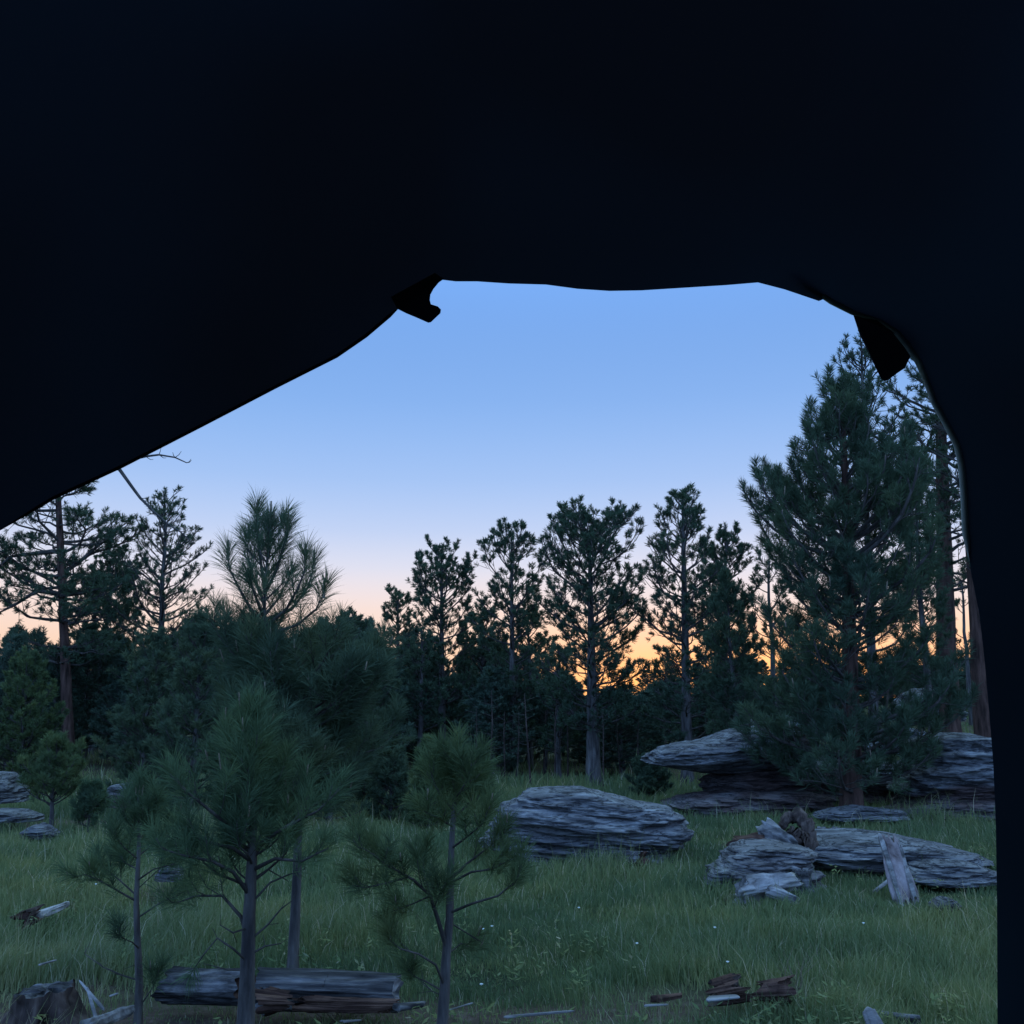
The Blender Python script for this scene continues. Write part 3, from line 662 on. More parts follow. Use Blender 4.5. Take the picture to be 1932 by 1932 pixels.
tallb(72, 1120, 1490, 1004, 21, [(1490, 60), (1330, 95), (1210, 118), (1120, 122), (1060, 108), (1015, 78), (990, 45)], .2, 'tall broad headed pine directly behind the right half of the striped boulder', .165, gap=.24, nper=6, pxt=1112)
tallb(73, 968, 1480, 1022, 23.5, [(1480, 30), (1290, 75), (1200, 88), (1100, 88), (1050, 62), (1012, 26)], .22, 'tall thin pine over the left end of the striped boulder', .115, gap=.30, pxt=965)
tallb(74, 834, 1475, 1044, 25, [(1475, 30), (1280, 70), (1180, 80), (1120, 75), (1070, 52), (1035, 22)], .22, 'tall thin pine rising above the forked sapling', .12, gap=.28, pxt=833)
tallb(75, 742, 1460, 1118, 28, [(1460, 30), (1240, 40), (1160, 36), (1108, 8)], .25, 'short thin pine on the skyline between the tall young pine and the thin pines', .09, gap=.28)
tallb(76, 1372, 1440, 992, 24, [(1440, 60), (1200, 75), (1080, 55), (1000, 20)], .2, 'slim dark pine against the left side of the big full pine', .1, gap=.26)
tallb(77, 285, 1440, 925, 27, [(1440, 60), (1230, 130), (1120, 108), (1020, 72), (960, 40), (915, 14)], .2, 'open crowned conical pine crossed by the bare drooping branch', .15, gap=.30, nper=6, c=cfg(gap=0.17, n=16, nl=0.13, sl=0.09, w=0.012, tw=0.45, tmin=0.10, tmax=0.6, up=0.6, rb=0.016, curl=0.4, rt=0.007, sub=0.3, wig=0.16))
tallb(78, 175, 1430, 1040, 30, [(1430, 60), (1250, 85), (1130, 70), (1040, 25)], .15, 'dark pine standing between the thick trunk and the conical pine', .13, gap=.3, nper=6)
tallb(79, 1465, 1440, 1060, 23, [(1440, 60), (1330, 40), (1220, 45), (1100, 60), (1060, 20)], .2, 'half hidden pine behind the left branches of the big full pine', .1, gap=.5, nper=4)
tallb(80, 1000, 1475, 1160, 26, [(1475, 30), (1300, 70), (1200, 50), (1160, 10)], .3, 'short dark pine between two tall thin pines behind the boulder', .09, gap=.25)
tallb(81, 905, 1475, 1150, 27, [(1475, 30), (1300, 70), (1200, 50), (1160, 10)], .3, 'short dark pine to the right of the thin pine above the forked sapling', .09, gap=.25)
for a_, b_, c_, e_, f_, l_ in tallb_late: tallb(a_, b_, c_, e_, f_, [(c_, 30), (c_ - 150, 52), (e_ + 60, 36), (e_, 12)], .2, l_, .08, gap=.26)
# right hand group
cOld = cfg(gap=0.16, n=26, nl=0.12, sl=0.09, w=0.0095, tw=0.45, tmin=0.12, tmax=0.8, up=0.5, rb=0.018, curl=0.5, rt=0.008, sub=0.3, wig=0.3)
tallb(82, 1650, 1430, 650, 20, [(1430, 100), (1200, 130), (1000, 130), (800, 110), (700, 75), (655, 25)], .3, 'taller airy pine just behind the top of the big full pine', .13, gap=.33, nper=4, c=cOld, pxt=1625)
tallb(83, 1790, 1400, 380, 22, [(1400, 80), (1200, 130), (1000, 170), (800, 190), (600, 160), (400, 40)], .28, 'tall old pine with thick reddish trunk, left of the two near the tent edge', .27, gap=.42, nper=5, bark='bark_red', c=cOld, pxt=1765)
tallb(85, 1868, 1400, 300, 19.5, [(1400, 80), (1200, 60), (1000, 130), (800, 170), (600, 160), (400, 40)], .3, 'thick red barked old pine partly cut off by the tent edge at right', .33, gap=.5, nper=4, bark='bark_red', c=cOld, pxt=1790)
tallb(86, 1838, 1400, 1100, 25, [(1400, 20), (1200, 30), (1100, 10)], .5, 'thin dark pine stem between the two thick reddish trunks', .08, gap=.6, nper=3)
# T1: thick trunk at far left with big dead limbs
def limbs(t, b):
    for pts, r in [([(118, 905, 26), (200, 878, 25.5), (275, 861, 25.2), (300, 858, 25), (330, 863, 25), (352, 873, 25)], .04),
                   ([(118, 905, 26), (180, 880, 25), (225, 885, 24.5), (250, 920, 24.5), (265, 940, 24.5), (290, 965, 24.4), (318, 990, 24.3), (340, 1003, 24.2), (356, 1018, 24)], .055)]:
        lp = local(b, pts); t.br.add(lp, np.linspace(r, .014, len(lp)), 6)
        for k in range(2, len(lp)):
            for _ in range(2):
                dd = unit(t.rng.normal(size=3) * .7 + unit(lp[k] - lp[k - 1])); t.br.add([lp[k], lp[k] + dd * .14, lp[k] + dd * .22 + np.array([0, 0, .05])], [.012, .009, .006], 3)
    for pts in [[(105, 1040, 26), (60, 1045, 25.5), (20, 1050, 25), (-20, 1085, 25)], [(110, 1120, 26), (70, 1115, 25.5), (30, 1140, 25), (-10, 1160, 25)],
                [(108, 1125, 26), (150, 1120, 25.5), (190, 1110, 25.5)], [(104, 1090, 26), (150, 1060, 26.5), (185, 1030, 26.5), (215, 1010, 27)]]:
        lp = local(b, pts); t.branch(lp, .07, c1, .3)
c1 = cfg(gap=0.15, n=24, nl=0.15, sl=0.11, w=0.013, tw=0.45, tmin=0.15, tmax=1.0, up=0.4, rb=0.016, curl=0.3, rt=0.009, sub=0.25, wig=0.3)
tallb(90, 133, 1425, 560, 26, [(1425, 60), (1250, 130), (1100, 165), (950, 160), (800, 140), (600, 40)], .22, 'tall old pine with thick straight trunk at far left and two long bare limbs', .17, gap=.42, nper=5, bark='bark_red', c=c1, pxt=92, extra=limbs, up=(-.1, .6))

# ------------------------------------------------------------------ far forest (five prototypes, then copies)
def skyline(px):
    return float(np.interp(px, [-300, 0, 200, 400, 560, 640, 740, 850, 960, 1040, 1120, 1300, 1520, 1700, 1900, 2300],
                           [1150, 1200, 1195, 1190, 1200, 1160, 1200, 1208, 1222, 1272, 1294, 1302, 1306, 1290, 1280, 1200]))
protos = []
cF = cfg(gap=0.13, n=18, nl=0.17, sl=0.12, w=0.018, tw=0.45, tmin=0.10, tmax=0.5, up=0.7, rb=0.016, curl=0.5, rt=0.006, sub=9, wig=0.16)
for i, (lo, H, w) in enumerate([(.16, 4.2, .95), (.07, 3.8, 1.1), (.30, 4.6, .9), (.04, 3.2, 1.1), (.12, 4.0, 1.15)]):
    t = Pine(100 + i); t.grow(H, .05 + .01 * i, lo, [(0, w * .7), (lo, w * .75), (lo + .2, w), (.7, w * .75), (1, w * .15)], .2, 6, 0.0, 0.9, cF, rtip=.012, sides=6, L_jit=(.5, 1.15))
    protos.append((H, t))
built = []
rng = random.Random(8)
spots = []
for d, step in ((23.5, 2.0), (26, 1.7), (29, 1.7), (33, 1.7), (38, 1.9), (44, 2.1), (52, 2.5), (62, 2.8)):
    hw = 0.53 * d + 0.5; x = -hw + rng.uniform(0, 1)
    while x < hw:
        px = 966 + x / d * FPX
        skip = (1440 < px < 1900 and d < 40 and rng.random() < 0.8) or (1130 < px < 1440 and rng.random() < 0.25)
        if not skip: spots.append((x + rng.uniform(-.4, .4), d + rng.uniform(-1.5, 1.5)))
        x += step * rng.uniform(.8, 1.2)
nb = len(spots)
for d, step in ((27.5, 1.5), (35, 1.6), (46, 2.0), (57, 2.4)):       # low bushy ones that close the wall
    hw = 0.53 * d + 0.5; x = -hw + rng.uniform(0, 1)
    while x < hw:
        px = 966 + x / d * FPX
        if px > 560 and not (1430 < px < 1530 and d < 40): spots.append((x + rng.uniform(-.4, .4), d + rng.uniform(-1.5, 1.5)))
        x += step * rng.uniform(.8, 1.2)
def region(px):
    if px < 230: return 'small dark pine in the far thicket behind the thick straight trunk', 'far thicket at left'
    if px < 700: return 'small dark pine in the far thicket behind the tall young pine', 'far thicket behind the tall young pine'
    if px < 1010: return 'small dark pine in the far thicket above the forked sapling', 'far thicket above the forked sapling'
    if px < 1330: return 'small dark pine in the far thicket behind the striped boulder', 'far thicket behind the striped boulder'
    return 'small dark pine in the far thicket behind the big full pine', 'far thicket behind the big full pine'
made = [None] * len(protos)
for k, (x, d) in enumerate(spots):
    px = 966 + x / d * FPX; i = rng.randrange(5) if k < nb else rng.choice([1, 3, 4]); H, t = protos[i]
    gzv = g(x, d); yt = skyline(px) + (rng.uniform(-12, 60) if not 940 < px < 1560 else rng.uniform(-14, 40)) + (0 if d < 45 else -3)
    if k >= nb: yt = max(yt, rng.uniform(1275, 1315))
    h = P(px, yt, d).z - gzv
    if h < 1.4: h = rng.uniform(1.1, 1.8)
    s = h / H
    lab, grp = region(px)
    if made[i] is None:
        o = t.build('pine_tree', (0, 0, 0), lab, grp, 'needle_far', 'bark_grey'); made[i] = o
    else: o = copy_tree(made[i])
    o['label'] = lab; o['group'] = grp
    sx = max(s, .75) * rng.uniform(.95, 1.3)
    o.location = (x, d, gzv); o.scale = (sx, sx, s); o.rotation_euler = (0, 0, rng.uniform(0, 6.28))

# bare thin saplings between the boulder and the thicket
tt = Pine(150)
tt.trunk.add([(0, 0, -.05), (.02, 0, .8), (.0, .02, 1.7), (.04, 0, 2.6)], [.035, .03, .024, .01], 6)
for k in range(16):
    z = .9 + k * .1; a = k * 2.4; L = .25 + .2 * tt.rng.random()
    q = np.array([math.cos(a) * L, math.sin(a) * L, .08]); tt.br.add([(0.02, 0, z), np.array([0.02, 0, z]) + q * .6, np.array([.02, 0, z]) + q], [.008, .006, .003], 3)
    if k > 9: tt.tf(np.array([.02, 0, z]) + q * .8, unit(q + np.array([0, 0, .1])), .1, 16, .1, .009)
first = None
for k, (px, d) in enumerate([(928, 20.5), (952, 22), (1001, 19.5), (1044, 21), (1068, 22.5), (1133, 20), (1165, 22), (1195, 21), (900, 22), (1252, 20.5), (976, 21.5), (1024, 23.5)]):
    x = (px - 966) / FPX * d
    lab = 'thin bare sapling stem in the shade behind the striped boulder'
    if first is None: o = first = tt.build('sapling', (0, 0, 0), lab, 'thin bare sapling stems behind the boulder', 'needle_far', 'stump_bark', 'sapling')
    else: o = copy_tree(first)
    o.location = (x, d, g(x, d)); s = rng.uniform(.5, .75); o.scale = (s * .9, s * .9, s); o.rotation_euler = (rng.uniform(-.06, .06), rng.uniform(-.06, .06), rng.uniform(0, 6))

# ------------------------------------------------------------------ rocks
def rock(name, label, px0, px1, pbase, d, depth, top, prof, seed, th=0.055, amp=0.07, tilt=0.0, red=None, nth=360, nv=150, cat='rock', group=None, zoff=0.0, slope=0.0, plan=2.6, matn='rock'):
    """layered sandstone: px0..px1 wide, top = [(u, y pixel)], prof = [(v, radius)] from foot to crest"""
    a = P(px0, pbase, d); c = P(px1, pbase, d); L = (c.x - a.x) / 2; cx = (a.x + c.x) / 2
    z0 = a.z + zoff; hs = [(u, P((px0 + px1) / 2, y, d).z - z0) for u, y in top]
    rg = np.random.default_rng(seed)
    v = np.linspace(0, 1, nv); th_ = np.linspace(0, 2 * math.pi, nth, endpoint=False)
    r = np.interp(v, [p[0] for p in prof], [p[1] for p in prof])
    Vg, Tg = np.meshgrid(v, th_, indexing='ij'); Rg = np.repeat(r[:, None], nth, 1)
    ct, st_ = np.cos(Tg), np.sin(Tg)
    e = 2 / plan
    ux = np.sign(ct) * np.abs(ct) ** e; uy = np.sign(st_) * np.abs(st_) ** e
    x = ux * Rg; y = uy * Rg
    h = np.interp(np.clip(x, -1, 1), [q[0] for q in hs], [q[1] for q in hs])
    z = h * Vg
    wx = x * L; wy = y * depth
    # beds: anisotropic noise, sharpened into ledges that start, fade and break off along the rock
    def an(fx, fz, sd, warp=0.0):
        zq = (z + slope * wx) * fz
        return vnoise(np.stack([(wx * fx).ravel(), (wy * fx).ravel() + 17.0, zq.ravel()], 1), seed + sd).reshape(z.shape)
    def sharp(n_, p): return np.sign(n_) * np.abs(n_) ** p
    zf = 1.0 / th
    big = an(1.0, 1.6, 3)
    b1 = sharp(an(1.1, zf * 0.45, 11), .35); b2 = sharp(an(3.0, zf * 1.1, 12), .4); b3 = sharp(an(7.0, zf * 2.0, 13), .6); b4 = an(17, zf * 3.2, 14)
    k = amp * (1.5 * big + 0.95 * b1 + 0.80 * b2 + 0.45 * b3 + 0.30 * b4)
    edge = sstep(0.0, 0.45, Rg)
    ln = np.sqrt(ux ** 2 + uy ** 2) + 1e-6
    wx = wx + ux / ln * k * edge; wy = wy + uy / ln * k * edge
    topn = vnoise(np.stack([wx.ravel() * 3, wy.ravel() * 3, z.ravel() * 0], 1), 12).reshape(z.shape)
    z = z + 0.25 * amp * (topn + .5 * b4) * Vg + 0.25 * amp * sharp(topn, .4) * (1 - edge)
    co = np.stack([wx, wy, z], -1).reshape(-1, 3)
    if tilt: s_, c_ = math.sin(tilt), math.cos(tilt); co = np.stack([co[:, 0] * c_ - co[:, 2] * s_, co[:, 1], co[:, 0] * s_ + co[:, 2] * c_], 1)
    ii = np.arange(nv - 1)[:, None] * nth + np.arange(nth)[None, :]; jn = np.arange(nv - 1)[:, None] * nth + (np.arange(nth)[None, :] + 1) % nth
    Q = np.stack([ii, jn, jn + nth, ii + nth], -1).reshape(-1, 4)
    me = mesh_np(name, co, None, Q, [M[matn]], False)
    rv = np.interp(Vg.ravel(), [p[0] for p in (red or [(0, 0), (1, 0)])], [p[1] for p in (red or [(0, 0), (1, 0)])])
    rv = np.clip(rv * (1 + 0.8 * vnoise(co * 3.0, 44)), 0, 1)
    at = me.attributes.new('redness', 'FLOAT', 'POINT'); at.data.foreach_set('value', rv.astype(np.float32))
    return tag(obj(name, me, loc=(cx, d, z0)), label, cat, group)
DOME = [(0, .93), (.25, 1.0), (.55, .985), (.75, .95), (.88, .85), (.95, .66), (1, 0)]
rock('boulder', 'long grey boulder with thin striped layers standing alone in the grass', 912, 1290, 1625, 11, .62,
     [(-1, 1541), (-.86, 1520), (-.72, 1500), (-.56, 1486), (-.35, 1483), (0, 1487), (.22, 1496), (.42, 1506), (.6, 1513), (.8, 1516), (.92, 1518), (1, 1525)], [(0, .84), (.15, .92), (.35, .985), (.55, 1.0), (.8, .97), (.92, .90), (.97, .78), (1, 0)], 7, th=.05, amp=.05, slope=.10, red=[(0, .25), (.15, .1), (.3, 0)], plan=3.0)
grpR = 'layered sandstone outcrop behind the meadow'
rock('boulder', 'overhanging grey rock slab with a pointed left end, left of the big full pine', 1219, 1530, 1458, 16.2, 1.0,
     [(-1, 1418), (-.75, 1404), (-.45, 1397), (-.2, 1390), (.05, 1376), (.3, 1368), (.6, 1362), (1, 1370)], [(0, .3), (.15, .68), (.35, .93), (.55, 1.0), (.8, .94), (.93, .82), (1, 0)], 17, th=.07, amp=.055, slope=-.05, red=[(0, .6), (.2, .1), (.4, 0)], group=grpR)
rock('boulder', 'dark reddish rock in shade propping up the overhanging slab', 1325, 1600, 1512, 16.5, .8,
     [(-1, 1462), (-.5, 1440), (0, 1435), (1, 1440)], [(0, .97), (.3, .92), (.6, 1.0), (.85, .92), (1, 0)], 20, th=.07, amp=.06, red=[(0, 1), (1, .8)], group=grpR)
rock('boulder', 'low reddish brown rock ledge under the overhanging slab', 1245, 1560, 1545, 15.7, .9,
     [(-1, 1505), (-.5, 1495), (0, 1490), (1, 1485)], [(0, .9), (.3, .98), (.7, 1.0), (.9, .85), (1, 0)], 18, th=.06, amp=.05, red=[(0, .8), (1, .6)], group=grpR)
rock('boulder', 'dark reddish rock wall in the recess behind the big full pine trunk', 1400, 1760, 1548, 17.5, 1.0,
     [(-1, 1440), (0, 1425), (1, 1440)], [(0, .95), (.3, .9), (.45, .85), (.6, .97), (.8, 1.0), (.92, .85), (1, 0)], 19, th=.09, amp=.08, red=[(0, 1), (.5, .8), (.7, .1)], group=grpR)
rock('boulder', 'tall layered grey rock with a rust red base beside the tent edge', 1695, 1960, 1532, 15.2, .9,
     [(-1, 1445), (-.75, 1425), (-.55, 1390), (-.3, 1380), (.2, 1385), (1, 1400)], [(0, .98), (.15, .94), (.28, .84), (.36, .90), (.5, .99), (.75, 1.0), (.9, .9), (.97, .7), (1, 0)], 23, th=.07, amp=.07, red=[(0, .9), (.35, 1), (.42, .0)], group=grpR)
rock('boulder', 'tan rock ledge low in the grass under the tall layered rock', 1640, 1960, 1540, 14.6, .6, [(-1, 1530), (0, 1508), (1, 1505)], [(0, .95), (.4, 1.0), (.8, .95), (.93, .8), (1, 0)], 24, th=.05, amp=.04, red=[(0, .8), (1, .7)], group=grpR)
rock('boulder', 'pale flat rock strip right of the big pine trunk base', 1535, 1710, 1545, 13.9, .35, [(-1, 1530), (0, 1521), (1, 1528)], DOME, 25, th=.04, amp=.03, group=grpR)
rock('boulder', 'small grey ledge rock high between the big pine and thick red trunk', 1690, 1800, 1360, 23, 1.0, [(-1, 1325), (-.2, 1298), (.3, 1300), (1, 1340)], DOME, 26, th=.09, amp=.08, group=grpR)
rock('boulder', 'upper grey rocks seen through the lower branches of the big full pine', 1400, 1540, 1400, 21, .9, [(-1, 1365), (-.3, 1348), (.4, 1350), (1, 1370)], DOME, 27, th=.08, amp=.07, group=grpR)
rock('boulder', 'upper grey rock behind the right lower branches of the big full pine', 1640, 1760, 1420, 20, .8, [(-1, 1385), (0, 1370), (1, 1385)], DOME, 28, th=.08, amp=.07, group=grpR)
grpF = 'flat rocks in the grass at right'
rock('flat_rock', 'wide flat lichen covered rock slab behind the leaning bark slab', 1485, 1845, 1628, 10.6, .8, [(-1, 1592), (-.6, 1572), (-.1, 1570), (.3, 1580), (.7, 1596), (1, 1615)], [(0, .88), (.25, .93), (.5, 1.0), (.75, .97), (.9, .85), (1, 0)], 30, th=.05, amp=.035, red=[(0, .6), (.3, 0)], group=grpF)
rock('flat_rock', 'low pale flat rock in front of the wide flat slab, right of the bark slab', 1680, 1885, 1660, 9.7, .4, [(-1, 1640), (-.3, 1622), (.4, 1624), (1, 1640)], DOME, 31, th=.04, amp=.03, group=grpF)
rock('flat_rock', 'broken mossy rock shelf below the dark root chunk', 1340, 1540, 1665, 9.4, .5, [(-1, 1640), (-.7, 1608), (-.2, 1592), (.4, 1590), (1, 1600)], [(0, .95), (.3, 1.0), (.5, .94), (.7, .95), (.85, .82), (.95, .7), (1, 0)], 32, th=.045, amp=.045, red=[(0, .3), (1, .1)], group=grpF)
rock('rock', 'small pale rock with dark underside in the grass right of the bark slab', 1765, 1802, 1722, 8.1, .09, [(-1, 1700), (0, 1690), (1, 1696)], [(0, .6), (.3, .75), (.55, 1), (.85, .9), (1, 0)], 33, th=.03, amp=.012, red=[(0, 1), (.5, .2)], nth=90, nv=40)
rock('rock', 'pale pointed rock tip at the left end of the mossy rock shelf', 1330, 1380, 1668, 9.1, .15, [(-1, 1655), (0.2, 1635), (1, 1640)], DOME, 34, th=.03, amp=.02, nth=90, nv=40)
rock('rock', 'layered grey rock cut off by the left edge behind the bushy pine', -60, 42, 1512, 14.5, .5, [(-1, 1455), (.2, 1458), (.7, 1470), (1, 1490)], DOME, 35, th=.06, amp=.05)
rock('rock', 'low flat grey rock at the left edge below the layered rock', -40, 75, 1548, 13.8, .3, [(-1, 1525), (.2, 1528), (1, 1540)], DOME, 36, th=.04, amp=.03)
rock('rock', 'small pointed pale rock in the grass left of the small bushy pine', 45, 105, 1580, 12.5, .2, [(-1, 1570), (-.1, 1553), (1, 1572)], DOME, 37, th=.04, amp=.02, nth=90, nv=40)
rock('rock', 'rounded grey rock with a dark red face behind the slim sapling top', 190, 275, 1520, 15, .4, [(-1, 1505), (-.2, 1478), (.3, 1475), (1, 1495)], DOME, 38, th=.08, amp=.04, red=[(0, 1), (.5, .5), (.8, 0)])
rock('rock', 'small dark rock lying in the grass beside the slim sapling', 298, 342, 1660, 8.6, .1, [(-1, 1650), (0, 1630), (1, 1645)], DOME, 39, th=.03, amp=.015, nth=90, nv=40)
if 0: rock('rock', 'low grey rock in the grass behind the gap between two young pines', 620, 700, 1548, 14, .3, [(-1, 1535), (0, 1526), (1, 1535)], DOME, 40, th=.04, amp=.03, nth=90, nv=40)
if 0: rock('rock', 'flat pale grey stone at the bottom near the middle of the photo', 1025, 1080, 1900, 5.5, .06, [(-1, 1893), (0, 1886), (1, 1890)], DOME, 46, th=.02, amp=.006, nth=90, nv=30)

# ------------------------------------------------------------------ logs, stumps, dead wood
def log(name, label, p0, p1, r0, r1, m_out, m_end, seed, cat='log', group=None, squash=1.0, rough=.10, jag=.06, sag=0.0, nseg=110, sides=110, parent=None, crack=True, break_lo=None):
    """fallen log: furrowed bark mesh plus broken end pieces as parts"""
    rg = np.random.default_rng(seed); p0 = np.array(p0, float); p1 = np.array(p1, float); ax = p1 - p0; L = np.linalg.norm(ax); ax /= L
    up = np.array([0, 0, 1.0]); 
    if abs(ax[2]) > .8: up = np.array([0, -1.0, 0])
    sd = unit(np.cross(ax, up)); upv = np.cross(sd, ax)
    tt_ = np.linspace(0, 1, nseg); th_ = np.linspace(0, 2 * math.pi, sides, endpoint=False)
    T, A = np.meshgrid(tt_, th_, indexing='ij')
    q = np.stack([(T * L * 2.2).ravel(), (np.cos(A) * 2.1).ravel() + seed, (np.sin(A) * 2.1).ravel()], 1)
    n = vnoise(q, seed).reshape(T.shape) + .5 * vnoise(q * np.array([2, 4, 4]), seed + 1).reshape(T.shape) + .45 * vnoise(q * np.array([1.5, 11, 11]), seed + 2).reshape(T.shape) + .3 * vnoise(q * np.array([5, 24, 24]), seed + 3).reshape(T.shape)
    rr = (r0 + (r1 - r0) * T) * (1 + rough * n)
    je0 = jag * vnoise(np.stack([np.cos(th_) * 3, np.sin(th_) * 3, th_ * 0 + seed], 1), 8); je1 = jag * vnoise(np.stack([np.cos(th_) * 3, np.sin(th_) * 3, th_ * 0 + seed + 9], 1), 8)
    al = T * L + (1 - T) * je0[None, :] * 1.0 * (T < .5) + T * je1[None, :] * (T >= .5)
    v = p0 + al[..., None] * ax + rr[..., None] * (np.cos(A)[..., None] * sd + np.sin(A)[..., None] * upv * squash)
    v[..., 2] += (sag * np.sin(T * math.pi))
    ii = np.arange(nseg - 1)[:, None] * sides + np.arange(sides)[None, :]; jn = np.arange(nseg - 1)[:, None] * sides + (np.arange(sides)[None, :] + 1) % sides
    Q = np.stack([ii, jn, jn + sides, ii + sides], -1).reshape(-1, 4)
    e = empty(name, tuple(p0), label, cat, group)
    o = obj('bark', mesh_np('bark', v.reshape(-1, 3) - p0, None, Q, [M[m_out]], True), e)
    for ring_, c, inward in ((v[0], p0, 1), (v[-1], p1, -1)):
        K = 7; vv = []
        for k in range(K):
            f = 1 - k / K
            w = c + (ring_ - c) * f
            dn = vnoise(w * 30, seed + 5) * r0 * .13 + (.02 * inward)
            if k == 0: dn = dn * 0
            w = w + ax[None, :] * dn[:, None]; vv.append(w)
        vv.append(np.array([c + ax * .03 * inward])); vv = np.concatenate(vv)
        ii = np.arange(K - 1)[:, None] * sides + np.arange(sides)[None, :]; jn = np.arange(K - 1)[:, None] * sides + (np.arange(sides)[None, :] + 1) % sides
        Q = np.stack([ii, jn, jn + sides, ii + sides], -1).reshape(-1, 4); b_ = (K - 1) * sides; kk = np.arange(sides)
        obj('end_grain', mesh_np('end_grain', vv - p0, np.stack([b_ + kk, b_ + (kk + 1) % sides, np.full(sides, len(vv) - 1)], 1), Q, [M[m_end]]), e)
    return e
def GP(px, py, d, dz=0):
    p = P(px, py, d); return (p.x, p.y, p.z + dz)
gl = 'dead wood lying along the foreground'
log('log', 'short thick grey log behind the stout pine trunk with rotten red left end', GP(318, 1862, 5.75), GP(470, 1868, 5.6), .088, .085, 'log_bark', 'rot_wood', 3, group=gl, rough=.16)
log('log', 'long weathered grey log with a clean sawn right end', GP(488, 1866, 5.6), GP(750, 1874, 5.55), .098, .082, 'log_bark', 'old_wood', 4, group=gl, rough=.15, jag=.02)
log('log', 'dark red rotten wood breaking out under the long grey log', GP(570, 1893, 5.46), GP(735, 1897, 5.44), .036, .026, 'rot_wood', 'rot_wood', 5, group=gl, rough=.55, jag=.08, squash=.9)
log('log', 'crumbled brown chunk of wood beside the stout pine trunk', GP(485, 1885, 5.4), GP(545, 1888, 5.4), .05, .035, 'rot_wood', 'log_bark', 6, group=gl, rough=.4)
# cut stump
def stump(name, label, px, pb, pt, d, rx, seed, mo='stump_bark', mt='log_bark', tiltx=0.0, flare=.25, group=None, hollow=.0):
    rg = np.random.default_rng(seed); p = P(px, pb, d); z0 = p.z; h = P(px, pt, d).z - z0; sides = 72; nv = 26
    th_ = np.linspace(0, 2 * math.pi, sides, endpoint=False); rows = []
    lob = vnoise(np.stack([np.cos(th_) * 2.2, np.sin(th_) * 2.2, th_ * 0 + seed], 1), 4)
    fur = vnoise(np.stack([np.cos(th_) * 9, np.sin(th_) * 9, th_ * 0 + seed], 1), 5)
    for k in range(nv):
        t = k / (nv - 1)
        r = rx * (1 + flare * (1 - t) ** 2 * (1 + 1.2 * lob) + .07 * fur * (1 - .3 * t))
        z = -0.06 + (h + .06) * t + (t > .98) * .02 * vnoise(np.stack([np.cos(th_) * 4, np.sin(th_) * 4, th_ * 0], 1), 6) + tiltx * np.cos(th_) * rx * t
        n = vnoise(np.stack([np.cos(th_) * 5, np.sin(th_) * 5, th_ * 0 + t * 3], 1), 7) * .02
        rows.append(np.stack([np.cos(th_) * (r + n), np.sin(th_) * (r + n), z + th_ * 0], 1))
    v = np.concatenate(rows); ii = np.arange(nv - 1)[:, None] * sides + np.arange(sides)[None, :]; jn = np.arange(nv - 1)[:, None] * sides + (np.arange(sides)[None, :] + 1) % sides
    Q = np.stack([ii, jn, jn + sides, ii + sides], -1).reshape(-1, 4)
    e = empty(name, (p.x, d, z0), label, 'stump', group); obj('bark', mesh_np('bark', v, None, Q, [M[mo]], True), e)
    top = rows[-1]; K = 8; vv = []
    for k in range(K):
        f = 1 - k / K; w = top * np.array([f, f, 1]); w[:, 2] += (k > 0) * (-.008 + .01 * vnoise(w * 40, 3)) - hollow * (1 - f) * .1; w[:, 2] = w[:, 2] * 1.0; vv.append(w)
    vv.append(np.array([[0, 0, h - .01]])); vv = np.concatenate(vv)
    ii = np.arange(K - 1)[:, None] * sides + np.arange(sides)[None, :]; jn = np.arange(K - 1)[:, None] * sides + (np.arange(sides)[None, :] + 1) % sides
    Q = np.stack([ii, jn, jn + sides, ii + sides], -1).reshape(-1, 4); b_ = (K - 1) * sides; kk = np.arange(sides)
    obj('cut_top', mesh_np('cut_top', vv, np.stack([b_ + kk, b_ + (kk + 1) % sides, np.full(sides, len(vv) - 1)], 1), Q, [M[mt]]), e)
    return e
stump('stump', 'dark cut tree stump at the bottom left with a sloping rim', 84, 1903, 1866, 5.4, .135, 3, tiltx=.10, flare=.45)
stump('stump', 'small broken dark stump left of the big full pine trunk base', 1564, 1600, 1562, 11.6, .125, 5, mo='rot_wood', flare=.1, hollow=.3)
stump('stump', 'short upright grey wood post at the right end of the mossy rock shelf', 1515, 1690, 1640, 8.9, .075, 6, mo='log_bark', flare=.1)

